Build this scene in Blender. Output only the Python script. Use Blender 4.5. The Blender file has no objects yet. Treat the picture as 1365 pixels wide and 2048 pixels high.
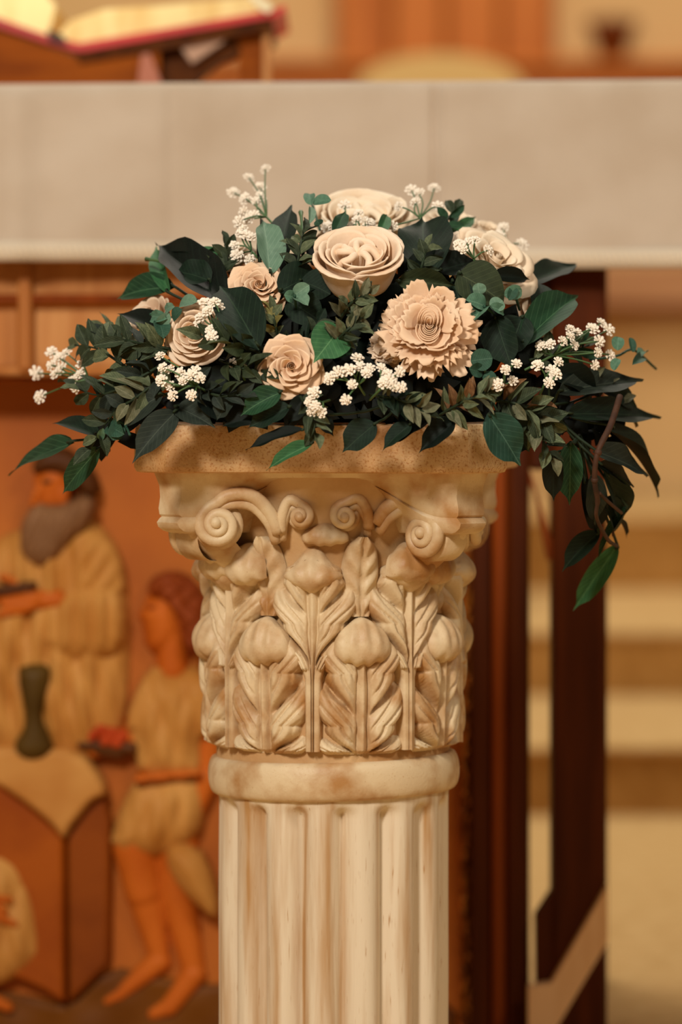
import bpy, math, random
import numpy as np
from mathutils import Vector, Matrix, Quaternion

# ------------------------------------------------------------------ camera
F, H0, EYE = 7400.0, 800.0, 0.68          # focal length and horizon in pixels of 1365x2048, eye height in metres
sc = bpy.context.scene
COL = sc.collection
cam_d = bpy.data.cameras.new('camera')
cam = bpy.data.objects.new('camera', cam_d)
COL.objects.link(cam)
sc.camera = cam
cam.location = (0, 0, EYE)
cam.rotation_euler = (math.pi / 2, 0, 0)
cam_d.sensor_fit = 'VERTICAL'
cam_d.sensor_height = 36.0
cam_d.sensor_width = 24.0
cam_d.lens = 36.0 * F / 2048.0
cam_d.shift_y = -(1024.0 - H0) / 2048.0
cam_d.clip_start = 0.05
cam_d.clip_end = 60
cam_d.dof.use_dof = True
cam_d.dof.focus_distance = 2.945
cam_d.dof.aperture_fstop = (cam_d.lens / 1000.0) / 0.037
cam_d.dof.aperture_blades = 0

# ------------------------------------------------------------------ world, lamps, exposure
sc.view_settings.view_transform = 'Standard'
sc.view_settings.look = 'None'
sc.view_settings.gamma = 1.0
sc.view_settings.use_curve_mapping = False
sc.view_settings.exposure = 0.0
w = bpy.data.worlds.new('world')
sc.world = w
w.use_nodes = True
w.node_tree.nodes['Background'].inputs[0].default_value = (1.0, 0.78, 0.56, 1)
w.node_tree.nodes['Background'].inputs[1].default_value = 0.155

def area(name, loc, target, size, power, color):
    d = bpy.data.lights.new(name, 'AREA')
    d.shape = 'DISK'
    d.size = size
    d.energy = power
    d.color = color
    o = bpy.data.objects.new(name, d)
    COL.objects.link(o)
    o.location = loc
    o.rotation_euler = (Vector(target) - Vector(loc)).to_track_quat('-Z', 'Y').to_euler()
    return o

area('nave_lamp', (-1.1, 0.2, 2.4), (0, 3.1, 0.45), 0.6, 99, (1.0, 0.94, 0.84))
area('aisle_lamp', (1.6, 1.4, 2.4), (0, 3.1, 0.45), 0.5, 20, (1.0, 0.92, 0.79))
area('sanctuary_lamp', (0.2, 5.2, 3.6), (0.2, 6.0, 0.4), 1.2, 74, (1.0, 0.90, 0.76))
area('chancel_lamp', (0.5, 8.3, 3.9), (0.3, 9.4, 0.8), 1.2, 66, (1.0, 0.90, 0.75))

# ------------------------------------------------------------------ helpers
def S(r, g, b):
    def f(c):
        c /= 255.0
        return c / 12.92 if c <= 0.04045 else ((c + 0.055) / 1.055) ** 2.4
    return (f(r), f(g), f(b), 1.0)

def P(px, py, Y):
    """world point seen at pixel (px, py) of the photograph at distance Y"""
    return Vector(((px - 682.5) / F * Y, Y, EYE - (py - H0) / F * Y))

def M(px, Y):
    return px * Y / F

def tag(o, label=None, cat=None, group=None, kind=None):
    if label: o['label'] = label
    if cat: o['category'] = cat
    if group: o['group'] = group
    if kind: o['kind'] = kind
    return o

def empty(name, loc, label=None, cat=None, group=None, quat=None):
    o = bpy.data.objects.new(name, None)
    o.empty_display_size = 0.02
    COL.objects.link(o)
    o.location = loc
    if quat is not None:
        o.rotation_mode = 'QUATERNION'
        o.rotation_quaternion = quat
    return tag(o, label, cat, group)

def make_mesh(name, verts, faces, mat=None, smooth=True):
    me = bpy.data.meshes.new(name)
    me.from_pydata([tuple(v) for v in verts], [], faces)
    if mat is not None:
        me.materials.append(mat)
    if smooth:
        me.polygons.foreach_set('use_smooth', [True] * len(me.polygons))
    me.update()
    return me

def link(name, me, parent=None, world=True, mat=None):
    """one object; with world=True the mesh is in world coordinates although it has a parent"""
    o = bpy.data.objects.new(name, me)
    COL.objects.link(o)
    if parent is not None:
        o.parent = parent
        if world:
            chain, q = [], parent
            while q is not None:
                chain.append(q)
                q = q.parent
            mw = Matrix.Identity(4)
            for q in reversed(chain):
                mw = mw @ q.matrix_parent_inverse @ q.matrix_basis
            o.matrix_parent_inverse = mw.inverted()
    if mat is not None:
        o.material_slots[0].link = 'OBJECT'
        o.material_slots[0].material = mat
    return o

class MB:
    """collects boxes, tubes, grids; build() links them as one mesh object"""
    def __init__(s):
        s.v, s.f = [], []
    def add(s, verts, faces):
        n = len(s.v)
        s.v += [Vector(v) for v in verts]
        s.f += [tuple(i + n for i in f) for f in faces]
        return s
    def box(s, x0, x1, y0, y1, z0, z1, bev=0.0, m=None):
        if bev <= 0:
            v = [(x, y, z) for x in (x0, x1) for y in (y0, y1) for z in (z0, z1)]
            f = [(0, 1, 3, 2), (4, 6, 7, 5), (0, 4, 5, 1), (2, 3, 7, 6), (0, 2, 6, 4), (1, 5, 7, 3)]
        else:
            b = bev
            v, f = [], []
            # 3 vertices per corner
            idx = {}
            for i, x in enumerate((x0, x1)):
                for j, y in enumerate((y0, y1)):
                    for k, z in enumerate((z0, z1)):
                        sx, sy, sz = 1 - 2 * i, 1 - 2 * j, 1 - 2 * k
                        idx[i, j, k] = len(v)
                        v += [(x, y + sy * b, z + sz * b), (x + sx * b, y, z + sz * b), (x + sx * b, y + sy * b, z)]
            def q(a, *c): return tuple(idx[t] + a for t in c)
            for i in (0, 1):
                f.append(q(0, (i, 0, 0), (i, 1, 0), (i, 1, 1), (i, 0, 1)))
                f.append(q(1, (0, i, 0), (1, i, 0), (1, i, 1), (0, i, 1)))
                f.append(q(2, (0, 0, i), (1, 0, i), (1, 1, i), (0, 1, i)))
            for a in (0, 1):
                for c in (0, 1):
                    f.append((idx[a, c, 0], idx[a, c, 1], idx[a, c, 1] + 1, idx[a, c, 0] + 1))
                    f.append((idx[a, 0, c], idx[a, 1, c], idx[a, 1, c] + 2, idx[a, 0, c] + 2))
                    f.append((idx[0, a, c] + 1, idx[1, a, c] + 1, idx[1, a, c] + 2, idx[0, a, c] + 2))
            for t in idx.values():
                f.append((t, t + 1, t + 2))
        if m is not None:
            v = [m @ Vector(p) for p in v]
        return s.add(v, f)
    def tube(s, pts, rad, n=8, caps=True):
        pts = [Vector(p) for p in pts]
        if not hasattr(rad, '__len__'):
            rad = [rad] * len(pts)
        up = Vector((0.3, 0.2, 1)).normalized()
        v, f = [], []
        for i, p in enumerate(pts):
            t = (pts[min(i + 1, len(pts) - 1)] - pts[max(i - 1, 0)])
            t = t.normalized() if t.length > 1e-9 else Vector((0, 0, 1))
            a = up - t * up.dot(t)
            if a.length < 1e-4:
                a = t.orthogonal()
            a.normalize()
            up = a
            b = t.cross(a)
            for k in range(n):
                an = 2 * math.pi * k / n
                v.append(p + (a * math.cos(an) + b * math.sin(an)) * rad[i])
        for i in range(len(pts) - 1):
            for k in range(n):
                k2 = (k + 1) % n
                f.append((i * n + k, i * n + k2, (i + 1) * n + k2, (i + 1) * n + k))
        if caps:
            f.append(tuple(range(n))[::-1])
            f.append(tuple((len(pts) - 1) * n + k for k in range(n)))
        return s.add(v, f)
    def grid(s, pts, close_u=False, close_v=False):
        """pts[i][j]"""
        nu, nv = len(pts), len(pts[0])
        v = [p for row in pts for p in row]
        f = []
        for i in range(nu if close_u else nu - 1):
            for j in range(nv if close_v else nv - 1):
                i2, j2 = (i + 1) % nu, (j + 1) % nv
                f.append((i * nv + j, i2 * nv + j, i2 * nv + j2, i * nv + j2))
        return s.add(v, f)
    def ball(s, c, r, nu=10, nv=7, sq=(1, 1, 1)):
        c = Vector(c)
        v = [c + Vector((0, 0, r * sq[2]))]
        f = []
        for j in range(1, nv):
            ph = math.pi * j / nv
            for i in range(nu):
                a = 2 * math.pi * i / nu
                v.append(c + Vector((r * sq[0] * math.sin(ph) * math.cos(a), r * sq[1] * math.sin(ph) * math.sin(a), r * sq[2] * math.cos(ph))))
        v.append(c - Vector((0, 0, r * sq[2])))
        for i in range(nu):
            f.append((0, 1 + i, 1 + (i + 1) % nu))
            for j in range(nv - 2):
                a, b = 1 + j * nu + i, 1 + j * nu + (i + 1) % nu
                f.append((a, a + nu, b + nu, b))
            f.append((len(v) - 1, 1 + (nv - 2) * nu + (i + 1) % nu, 1 + (nv - 2) * nu + i))
        return s.add(v, f)
    def prism(s, prof, axis_fn, d0, d1):
        """closed outline prof of (a, b) extruded from d0 to d1; axis_fn(a, b, d) -> point"""
        n = len(prof)
        v = [axis_fn(a, b, d0) for a, b in prof] + [axis_fn(a, b, d1) for a, b in prof]
        f = [tuple(range(n))[::-1], tuple(range(n, 2 * n))]
        f += [(i, (i + 1) % n, n + (i + 1) % n, n + i) for i in range(n)]
        return s.add(v, f)
    def build(s, name, mat, parent=None, world=True, smooth=True):
        return link(name, make_mesh(name, s.v, s.f, mat, smooth), parent, world)

def lerp(a, b, t): return a + (b - a) * t
def sstep(t):
    t = min(1.0, max(0.0, t))
    return t * t * (3 - 2 * t)
def interp(tab, x):
    if x <= tab[0][0]: return tab[0][1]
    for (a, b), (c, d) in zip(tab, tab[1:]):
        if x <= c:
            return lerp(b, d, (x - a) / (c - a))
    return tab[-1][1]
def spline(pts, n):
    """Catmull-Rom through pts, n samples"""
    pts = [Vector(p) for p in pts]
    q = [pts[0] * 2 - pts[1]] + pts + [pts[-1] * 2 - pts[-2]]
    out = []
    m = len(pts) - 1
    for i in range(n):
        t = i / (n - 1) * m
        k = min(int(t), m - 1)
        t -= k
        a, b, c, d = q[k], q[k + 1], q[k + 2], q[k + 3]
        out.append(0.5 * ((2 * b) + (c - a) * t + (2 * a - 5 * b + 4 * c - d) * t * t + (3 * b - a - 3 * c + d) * t ** 3))
    return out

# ------------------------------------------------------------------ materials
def mat(name, col, rough=0.7, col2=None, scale=6.0, detail=4.0, lo=0.4, hi=0.65, bump=0.0, bscale=80.0, stretch=(1, 1, 1), spec=0.3, coords='Object', col3=None, scale3=60.0, lo3=0.6, hi3=0.7, metal=0.0, bdist=0.002, sheen=0.0, trans=0.0):
    m = bpy.data.materials.new(name)
    m.use_nodes = True
    nt = m.node_tree
    b = nt.nodes['Principled BSDF']
    b.inputs['Roughness'].default_value = rough
    b.inputs['Specular IOR Level'].default_value = spec
    b.inputs['Metallic'].default_value = metal
    b.inputs['Base Color'].default_value = col
    if sheen: b.inputs['Sheen Weight'].default_value = sheen
    tc = nt.nodes.new('ShaderNodeTexCoord')
    mp = nt.nodes.new('ShaderNodeMapping')
    mp.inputs['Scale'].default_value = stretch
    nt.links.new(tc.outputs[coords], mp.inputs[0])
    def noise(sc_, det):
        n = nt.nodes.new('ShaderNodeTexNoise')
        n.inputs['Scale'].default_value = sc_
        n.inputs['Detail'].default_value = det
        nt.links.new(mp.outputs[0], n.inputs['Vector'])
        return n
    out = None
    def layer(prev, c2, sc_, lo_, hi_, det):
        n = noise(sc_, det)
        r = nt.nodes.new('ShaderNodeMapRange')
        r.inputs['From Min'].default_value = lo_
        r.inputs['From Max'].default_value = hi_
        nt.links.new(n.outputs['Fac'], r.inputs['Value'])
        mx = nt.nodes.new('ShaderNodeMix')
        mx.data_type = 'RGBA'
        nt.links.new(r.outputs[0], mx.inputs['Factor'])
        if prev is None: mx.inputs['A'].default_value = col
        else: nt.links.new(prev, mx.inputs['A'])
        mx.inputs['B'].default_value = c2
        return mx.outputs['Result']
    if col2 is not None: out = layer(out, col2, scale, lo, hi, detail)
    if col3 is not None: out = layer(out, col3, scale3, lo3, hi3, 3.0)
    if out is not None: nt.links.new(out, b.inputs['Base Color'])
    if bump > 0:
        n = noise(bscale, 4.0)
        bp = nt.nodes.new('ShaderNodeBump')
        bp.inputs['Strength'].default_value = bump
        bp.inputs['Distance'].default_value = bdist
        nt.links.new(n.outputs['Fac'], bp.inputs['Height'])
        nt.links.new(bp.outputs[0], b.inputs['Normal'])
    return m

def leaf_mat(name, col, col2, vein, rough=0.58, spec=0.2, trans=0.0):
    """leaf in unit local coordinates: x along the midrib 0..1, y across -.5...5"""
    m = mat(name, col, rough, col2, 5.0, 3.0, 0.35, 0.7, spec=spec, bump=0.25, bscale=120.0, bdist=0.01)
    nt = m.node_tree
    b = nt.nodes['Principled BSDF']
    src = b.inputs['Base Color'].links[0].from_socket
    tc = [n for n in nt.nodes if n.type == 'TEX_COORD'][0]
    sx = nt.nodes.new('ShaderNodeSeparateXYZ')
    nt.links.new(tc.outputs['Object'], sx.inputs[0])
    def mth(op, a, bb=None):
        n = nt.nodes.new('ShaderNodeMath')
        n.operation = op
        for i, x in enumerate((a, bb)):
            if x is None: continue
            if isinstance(x, (int, float)): n.inputs[i].default_value = x
            else: nt.links.new(x, n.inputs[i])
        return n.outputs[0]
    ay = mth('ABSOLUTE', sx.outputs['Y'])
    mid = mth('LESS_THAN', ay, 0.012)
    ph = mth('SUBTRACT', mth('MULTIPLY', sx.outputs['X'], 9.0), mth('MULTIPLY', ay, 6.0))
    fr = mth('ABSOLUTE', mth('SUBTRACT', mth('FRACT', ph), 0.5))
    side = mth('MULTIPLY', mth('LESS_THAN', fr, 0.05), 0.45)
    fac = mth('MAXIMUM', mth('MULTIPLY', mid, 0.8), side)
    mx = nt.nodes.new('ShaderNodeMix')
    mx.data_type = 'RGBA'
    nt.links.new(fac, mx.inputs['Factor'])
    nt.links.new(src, mx.inputs['A'])
    mx.inputs['B'].default_value = vein
    nt.links.new(mx.outputs['Result'], b.inputs['Base Color'])
    return m

STONE = mat('aged_cast_stone', S(216, 192, 154), 0.5, S(172, 124, 72), 26.0, 8.0, 0.42, 0.66, bump=0.3, bscale=420.0, spec=0.4, col3=S(176, 128, 76), scale3=700.0, lo3=0.66, hi3=0.78, bdist=0.0008)
STONE_WASH = mat('brown_washed_cast_stone', S(204, 168, 122), 0.6, S(172, 124, 74), 14.0, 6.0, 0.42, 0.68, bump=0.4, bscale=420.0, spec=0.35, bdist=0.0008)
STONE_DARK = mat('patinated_cast_stone', S(212, 176, 128), 0.5, S(186, 134, 80), 12.0, 7.0, 0.40, 0.66, bump=0.5, bscale=500.0, spec=0.4, col3=S(172, 118, 64), scale3=560.0, lo3=0.52, hi3=0.68, bdist=0.0010)
STONE_STREAK = mat('streaked_cast_stone', S(222, 204, 176), 0.5, S(178, 134, 84), 48.0, 7.0, 0.47, 0.66, bump=0.3, bscale=500.0, spec=0.4, col3=S(170, 122, 70), scale3=700.0, lo3=0.66, hi3=0.78, stretch=(1, 1, 0.07), bdist=0.0008)
LINEN = mat('ivory_linen', S(206, 188, 168), 0.9, S(194, 174, 152), 9.0, 5.0, 0.35, 0.7, bump=0.25, bscale=420.0, spec=0.1)
THREAD = mat('ivory_thread', S(232, 214, 186), 0.85)
OAK = mat('honey_oak', S(196, 130, 70), 0.5, S(172, 104, 48), 7.0, 5.0, 0.35, 0.7, stretch=(9, 9, 0.7), spec=0.18)
OAK_LIGHT = mat('light_oak', S(210, 150, 90), 0.5, S(186, 122, 66), 7.0, 5.0, 0.35, 0.7, stretch=(9, 9, 0.7), spec=0.18)
WALNUT = mat('dark_walnut', S(84, 34, 3), 0.5, S(58, 20, 1), 6.0, 5.0, 0.35, 0.7, stretch=(9, 9, 0.7), spec=0.12)
WALNUT_RED = mat('red_walnut', S(140, 62, 8), 0.5, S(112, 46, 4), 6.0, 5.0, 0.35, 0.7, stretch=(9, 9, 0.7), spec=0.15)
GILT = mat('old_gilding', S(196, 116, 36), 0.35, S(130, 66, 16), 60.0, 4.0, 0.4, 0.6, metal=0.5, spec=0.5)

ROSE = mat('cream_petal', S(240, 214, 186), 0.6, S(232, 198, 164), 40.0, 3.0, 0.4, 0.7, spec=0.25, bump=0.12, bscale=300.0)
ROSE_PALE = mat('pale_cream_petal', S(240, 220, 192), 0.6, S(234, 206, 174), 40.0, 3.0, 0.4, 0.7, spec=0.25, bump=0.12, bscale=300.0)
ROSE_PEACH = mat('peach_cream_petal', S(236, 204, 172), 0.6, S(226, 186, 148), 40.0, 3.0, 0.4, 0.7, spec=0.25, bump=0.12, bscale=300.0)
FLORET = mat('white_plastic_bloom', S(246, 232, 212), 0.45, spec=0.4)
STEM = mat('green_stem', S(74, 104, 62), 0.5, spec=0.35)
STEM_DARK = mat('dark_stem', S(38, 50, 32), 0.6, spec=0.2)
TWIG = mat('brown_twig', S(74, 46, 30), 0.7, S(52, 32, 22), 60.0)
LF = {
 'dark':  leaf_mat('dark_leaf', S(22, 40, 27), S(14, 28, 18), S(44, 62, 44)),
 'black': leaf_mat('blackish_leaf', S(11, 21, 14), S(7, 15, 9), S(24, 38, 28), rough=0.5),
 'green': leaf_mat('green_leaf', S(38, 72, 46), S(28, 56, 36), S(78, 112, 78)),
 'bright': leaf_mat('bright_green_leaf', S(60, 108, 66), S(46, 88, 54), S(96, 138, 92)),
 'olive': leaf_mat('olive_leaf', S(48, 58, 34), S(38, 46, 26), S(72, 80, 52)),
 'grey':  leaf_mat('grey_green_leaf', S(44, 52, 44), S(32, 40, 33), S(68, 76, 64)),
 'sage':  leaf_mat('sage_leaf', S(106, 136, 112), S(90, 120, 98), S(134, 158, 134)),
 'blue':  leaf_mat('blue_green_leaf', S(36, 68, 54), S(28, 54, 42), S(70, 100, 84)),
 'box':   leaf_mat('boxwood_leaf', S(98, 106, 76), S(68, 78, 54), S(132, 136, 104)),
 'boxd':  leaf_mat('dark_boxwood_leaf', S(56, 66, 46), S(36, 46, 30), S(96, 104, 78)),
 'dusty': leaf_mat('dusty_leaf', S(112, 110, 84), S(86, 88, 62), S(140, 136, 108)),
 'yellow': leaf_mat('yellowish_leaf', S(132, 122, 68), S(108, 100, 54), S(150, 142, 92)),
 'rust':  leaf_mat('rusty_leaf', S(124, 88, 56), S(92, 62, 38), S(150, 118, 82)),
 'euca':  leaf_mat('eucalyptus_leaf', S(86, 122, 98), S(70, 104, 82), S(116, 146, 120)),
 'eucad': leaf_mat('deep_eucalyptus_leaf', S(50, 82, 64), S(40, 68, 52), S(82, 110, 90)),
}

# ------------------------------------------------------------------ the setting
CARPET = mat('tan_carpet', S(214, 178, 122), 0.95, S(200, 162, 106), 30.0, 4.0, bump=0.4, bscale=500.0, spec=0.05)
CARPET_SHADED = mat('shaded_riser_carpet', S(184, 136, 74), 0.95, S(168, 120, 60), 30.0, 4.0, bump=0.4, bscale=500.0, spec=0.05)  # darker copy of the tread carpet, riser shade put into its colour
PLASTER = mat('cream_plaster', S(228, 190, 134), 0.9, S(218, 176, 118), 1.2, 3.0, spec=0.1)
PANEL = mat('orange_wood', S(202, 120, 54), 0.5, S(180, 100, 40), 3.0, 5.0, stretch=(6, 6, 0.6), spec=0.15)

YW = 10.7
tag(MB().box(-4.5, 4.5, -1.5, YW + 0.2, -0.1, 0.0).build('floor', CARPET, smooth=False), kind='structure')
tag(MB().box(-4.5, 4.5, YW, YW + 0.2, 0.0, 4.6).build('wall_back', PLASTER, smooth=False), kind='structure')
stairs = tag(empty('sanctuary_steps', (0, 6.06, 0), 'broad tan carpeted steps rising behind the altar table', 'steps'))
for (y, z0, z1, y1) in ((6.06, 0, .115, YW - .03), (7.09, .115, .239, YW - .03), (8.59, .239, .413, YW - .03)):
    MB().box(-3.2, 3.2, y, y1, z0, z1 - .012).build('riser', CARPET_SHADED, stairs, smooth=False)
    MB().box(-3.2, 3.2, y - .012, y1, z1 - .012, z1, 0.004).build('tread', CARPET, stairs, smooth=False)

# wooden rail along the back wall, seen at the right between the cloth and the steps
YB = 10.6
def pb(px, py): return P(px, py, YB)
rail = empty('wall_rail', pb(1300, 612), 'pinkish brown wooden rail along the cream back wall behind the steps', 'rail')
a, b = pb(880, 612), pb(1800, 528)
MB().box(a.x, b.x, YB - .05, YW, a.z, b.z, .008).build('board', mat('rosy_oak', S(196, 146, 104), 0.6, S(180, 128, 86), 3.0, stretch=(1, 6, 6), spec=0.2), rail, smooth=False)
a, b = pb(880, 628), pb(1800, 612)
MB().box(a.x, b.x, YB - .02, YW, a.z, b.z, .004).build('lower_moulding', WALNUT_RED, rail, smooth=False)

# ledge, panelling, pot, pale seat back far behind the altar top
ledge = empty('wooden_ledge', pb(900, 170), 'long orange wooden ledge far behind the altar top', 'ledge')
a, b = P(300, 240, 10.4), P(1700, 118, 10.4)
MB().box(a.x, b.x, 10.4, YW, a.z, b.z - .03, .01).build('ledge_front', PANEL, ledge, smooth=False)
MB().box(a.x - .02, b.x + .02, 10.36, YW, b.z - .03, b.z, .008).build('ledge_board', PANEL, ledge, smooth=False)
zl = b.z
cab = empty('wall_panelling', P(890, 118, 10.6), 'orange wood panelling standing on the ledge beside the brown pot', 'panelling')
for i in range(4):
    x0, x1 = 672 + i * 110, 672 + (i + 1) * 110
    a, b = P(x0, 118, 10.58), P(x1, -260, 10.58)
    MB().box(a.x + .004, b.x - .004, 10.58, YW, zl, b.z, .012).build('panel', PANEL, cab, smooth=False)
pot = empty('brown_pot', P(1225, 118, 10.5), 'small brown planter pot on the wooden ledge before the cream wall', 'pot')
POT = mat('brown_glaze', S(120, 58, 14), 0.5, S(104, 48, 10), 12.0)
pz0, pz1 = zl, P(0, 38, 10.5).z
prof = [(0, 0), (.033, 0), (.036, .004), (.064, .070), (.074, .074), (.074, .086), (.064, .088), (.058, .076), (.0, .07)]
pc = P(1225, 118, 10.5)
MB().grid([[Vector((pc.x + r * math.cos(t), 10.5 + r * math.sin(t), pz0 + z * (pz1 - pz0) / .09)) for r, z in prof] for t in [2 * math.pi * k / 24 for k in range(24)]], close_u=True).build('pot_body', POT, pot)
MB().ball((pc.x, 10.5, pz0 + (pz1 - pz0) * .84), .056, sq=(1, 1, .12)).build('soil', mat('soil', S(70, 36, 12), 0.95), pot)

seat = empty('padded_chair', P(880, 175, 8.2), 'pale padded seat with an arched back behind the altar', 'chair')
SEATC = mat('pale_upholstery', S(226, 190, 126), 0.9, spec=0.1)
sc0 = P(880, 175, 8.2)
prof = []
for k in range(25):
    t = math.pi * k / 24
    prof.append((-math.cos(t) * M(165, 8.2), math.sin(t) * M(66, 8.2)))
prof = [(-M(165, 8.2), -.5)] + prof + [(M(165, 8.2), -.5)]
MB().prism(prof, lambda a, b, d: Vector((sc0.x + a, 8.2 + d, sc0.z + b)), -.03, .03).build('chair_back', SEATC, seat, smooth=False)
MB().box(sc0.x - .17, sc0.x + .17, 7.75, 8.2, sc0.z - .56, sc0.z - .48, .02).build('cushion', SEATC, seat, smooth=False)
for sx in (-1, 1):
    for yy in (7.8, 8.2):
        MB().box(sc0.x + sx * .14 - .02, sc0.x + sx * .14 + .02, yy - .02, yy + .02, .239, sc0.z - .5, .004).build('leg', WALNUT, seat, smooth=False)

# ------------------------------------------------------------------ altar table
YA = 3.72
def pa(px, py, Y=YA): return P(px, py, Y)
altar = empty('altar_table', (0, 4.0, 0), 'wooden altar table with dark corner posts under the ivory cloth', 'table')
ztop = pa(0, 168).z
MB().box(-1.02, .62, YA - .03, 4.42, ztop - .05, ztop - .004, .006).build('table_top', OAK, altar, smooth=False)
def abox(name, px0, px1, py0, py1, y0, y1, m, bev=.003):
    a, b = P(px0, py1, y0), P(px1, py0, y0)
    return MB().box(a.x, b.x, y0, y1, a.z, b.z, bev).build(name, m, altar, smooth=False)
# apron: boards, stile and rail above the relief
abox('apron_board', -1150, 900, 170, 612, 3.705, 3.73, OAK)
abox('apron_moulding', -1150, 900, 588, 606, 3.695, 3.71, WALNUT_RED)
abox('apron_panel', -400, 38, 606, 738, 3.712, 3.73, OAK)
abox('apron_panel', 60, 480, 606, 738, 3.712, 3.73, OAK_LIGHT)
abox('apron_panel', 490, 900, 606, 738, 3.712, 3.73, OAK)
abox('stile', 36, 62, 520, 742, 3.692, 3.72, OAK)
abox('apron_panel', -850, -424, 606, 738, 3.712, 3.73, OAK_LIGHT)
abox('stile', -424, -400, 520, 742, 3.692, 3.72, OAK)
abox('apron_panel', -1150, -874, 606, 738, 3.712, 3.73, OAK)
abox('stile', -874, -850, 520, 742, 3.692, 3.72, OAK)
abox('lower_rail', -1150, 945, 734, 752, 3.70, 3.79, OAK)
abox('lower_rail', -1150, 945, 752, 764, 3.71, 3.79, WALNUT_RED)
# right-hand end: boards beside the relief, corner leg, brace and bottom rail
abox('end_board', 944, 986, 172, 2300, 3.755, 3.80, WALNUT)
abox('end_board', 986, 1018, 172, 2300, 3.745, 3.80, WALNUT_RED)
abox('end_board', 1018, 1060, 172, 2300, 3.735, 3.80, WALNUT)
a = pa(1105, 0); b = pa(1214, 0)
MB().box(a.x, b.x, YA - .01, YA + .05, 0, ztop - .05, .004).build('leg', WALNUT, altar, smooth=False)
a = P(1110, 0, 4.33); b = P(1210, 0, 4.33)
MB().box(a.x, b.x, 4.30, 4.36, 0, ztop - .05, .004).build('leg', WALNUT, altar, smooth=False)
MB().box(-.98, -.92, YA - .01, YA + .05, 0, ztop - .05, .004).build('leg', WALNUT, altar, smooth=False)
MB().box(-.98, -.92, 4.30, 4.36, 0, ztop - .05, .004).build('leg', WALNUT, altar, smooth=False)
def strip(name, quad, y0, y1, m):
    q = [P(x, y, y0) for x, y in quad]
    MB().prism([(p.x, p.z) for p in q], lambda a_, b_, d: Vector((a_, d, b_)), y0, y1).build(name, m, altar, smooth=False)
strip('brace', [(1058, 1975), (1058, 2110), (1100, 2080), (1216, 1885), (1216, 1772), (1104, 1968)], YA - .03, YA - .008, mat('pale_oak_brace', S(232, 184, 130), 0.6, S(220, 168, 112), 8.0, stretch=(8, 8, 1)))
strip('gusset', [(1072, 1835), (1106, 1782), (1106, 1990), (1074, 1990)], YA - .004, YA + .03, WALNUT)
strip('gusset', [(1060, 938), (1106, 1085), (1106, 1120), (1096, 1120), (1072, 985), (1060, 968)], YA, YA + .03, WALNUT_RED)
abox('side_rail', 1060, 1108, 520, 940, YA + .01, YA + .05, WALNUT)

# ------------------------------------------------------------------ carved relief on the altar front
YR = 3.79
def pts_in_poly(X, Y, poly):
    ins = np.zeros(X.shape, bool)
    n = len(poly)
    for i in range(n):
        x0, y0 = poly[i]; x1, y1 = poly[(i + 1) % n]
        c = ((y0 > Y) != (y1 > Y))
        with np.errstate(divide='ignore', invalid='ignore'):
            xi = (x1 - x0) * (Y - y0) / ((y1 - y0) if y1 != y0 else 1e-9) + x0
        ins ^= c & (X < xi)
    return ins
def smooth_poly(poly, it=2):
    for _ in range(it):
        out = []
        for i in range(len(poly)):
            a, b = poly[i], poly[(i + 1) % len(poly)]
            out += [(a[0] * .75 + b[0] * .25, a[1] * .75 + b[1] * .25), (a[0] * .25 + b[0] * .75, a[1] * .25 + b[1] * .75)]
        poly = out
    return poly
def field(prims, X, Y):
    """height in pixels above the panel, -1 where nothing is carved"""
    Hh = np.full(X.shape, -1.0)
    for p in prims:
        if p[0] == 'cap':
            _, x0, y0, r0, x1, y1, r1, z = p
            dx, dy = x1 - x0, y1 - y0
            L2 = dx * dx + dy * dy + 1e-9
            t = np.clip(((X - x0) * dx + (Y - y0) * dy) / L2, 0, 1)
            d = np.hypot(X - x0 - t * dx, Y - y0 - t * dy)
            r = r0 + (r1 - r0) * t
            h = np.where(d < r, z + np.sqrt(np.maximum(r * r - d * d, 0)), -1)
        else:
            _, poly, wd, ht, z = p[:5]
            poly = smooth_poly(poly, p[6] if len(p) > 6 else 1)
            ins = pts_in_poly(X, Y, poly)
            D = np.full(X.shape, 1e9)
            n = len(poly)
            for i in range(n):
                x0, y0 = poly[i]; x1, y1 = poly[(i + 1) % n]
                dx, dy = x1 - x0, y1 - y0
                t = np.clip(((X - x0) * dx + (Y - y0) * dy) / (dx * dx + dy * dy + 1e-9), 0, 1)
                D = np.minimum(D, np.hypot(X - x0 - t * dx, Y - y0 - t * dy))
            q = np.clip(D / wd, 0, 1)
            h = z + ht * np.sqrt(np.maximum(1 - (1 - q) ** 2, 0))
            if len(p) > 5 and p[5]:
                h = h + p[5](X, Y) * np.clip(q * 1.5, 0, 1)
            h = np.where(ins, h, -1)
        Hh = np.maximum(Hh, h)
    return Hh
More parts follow.
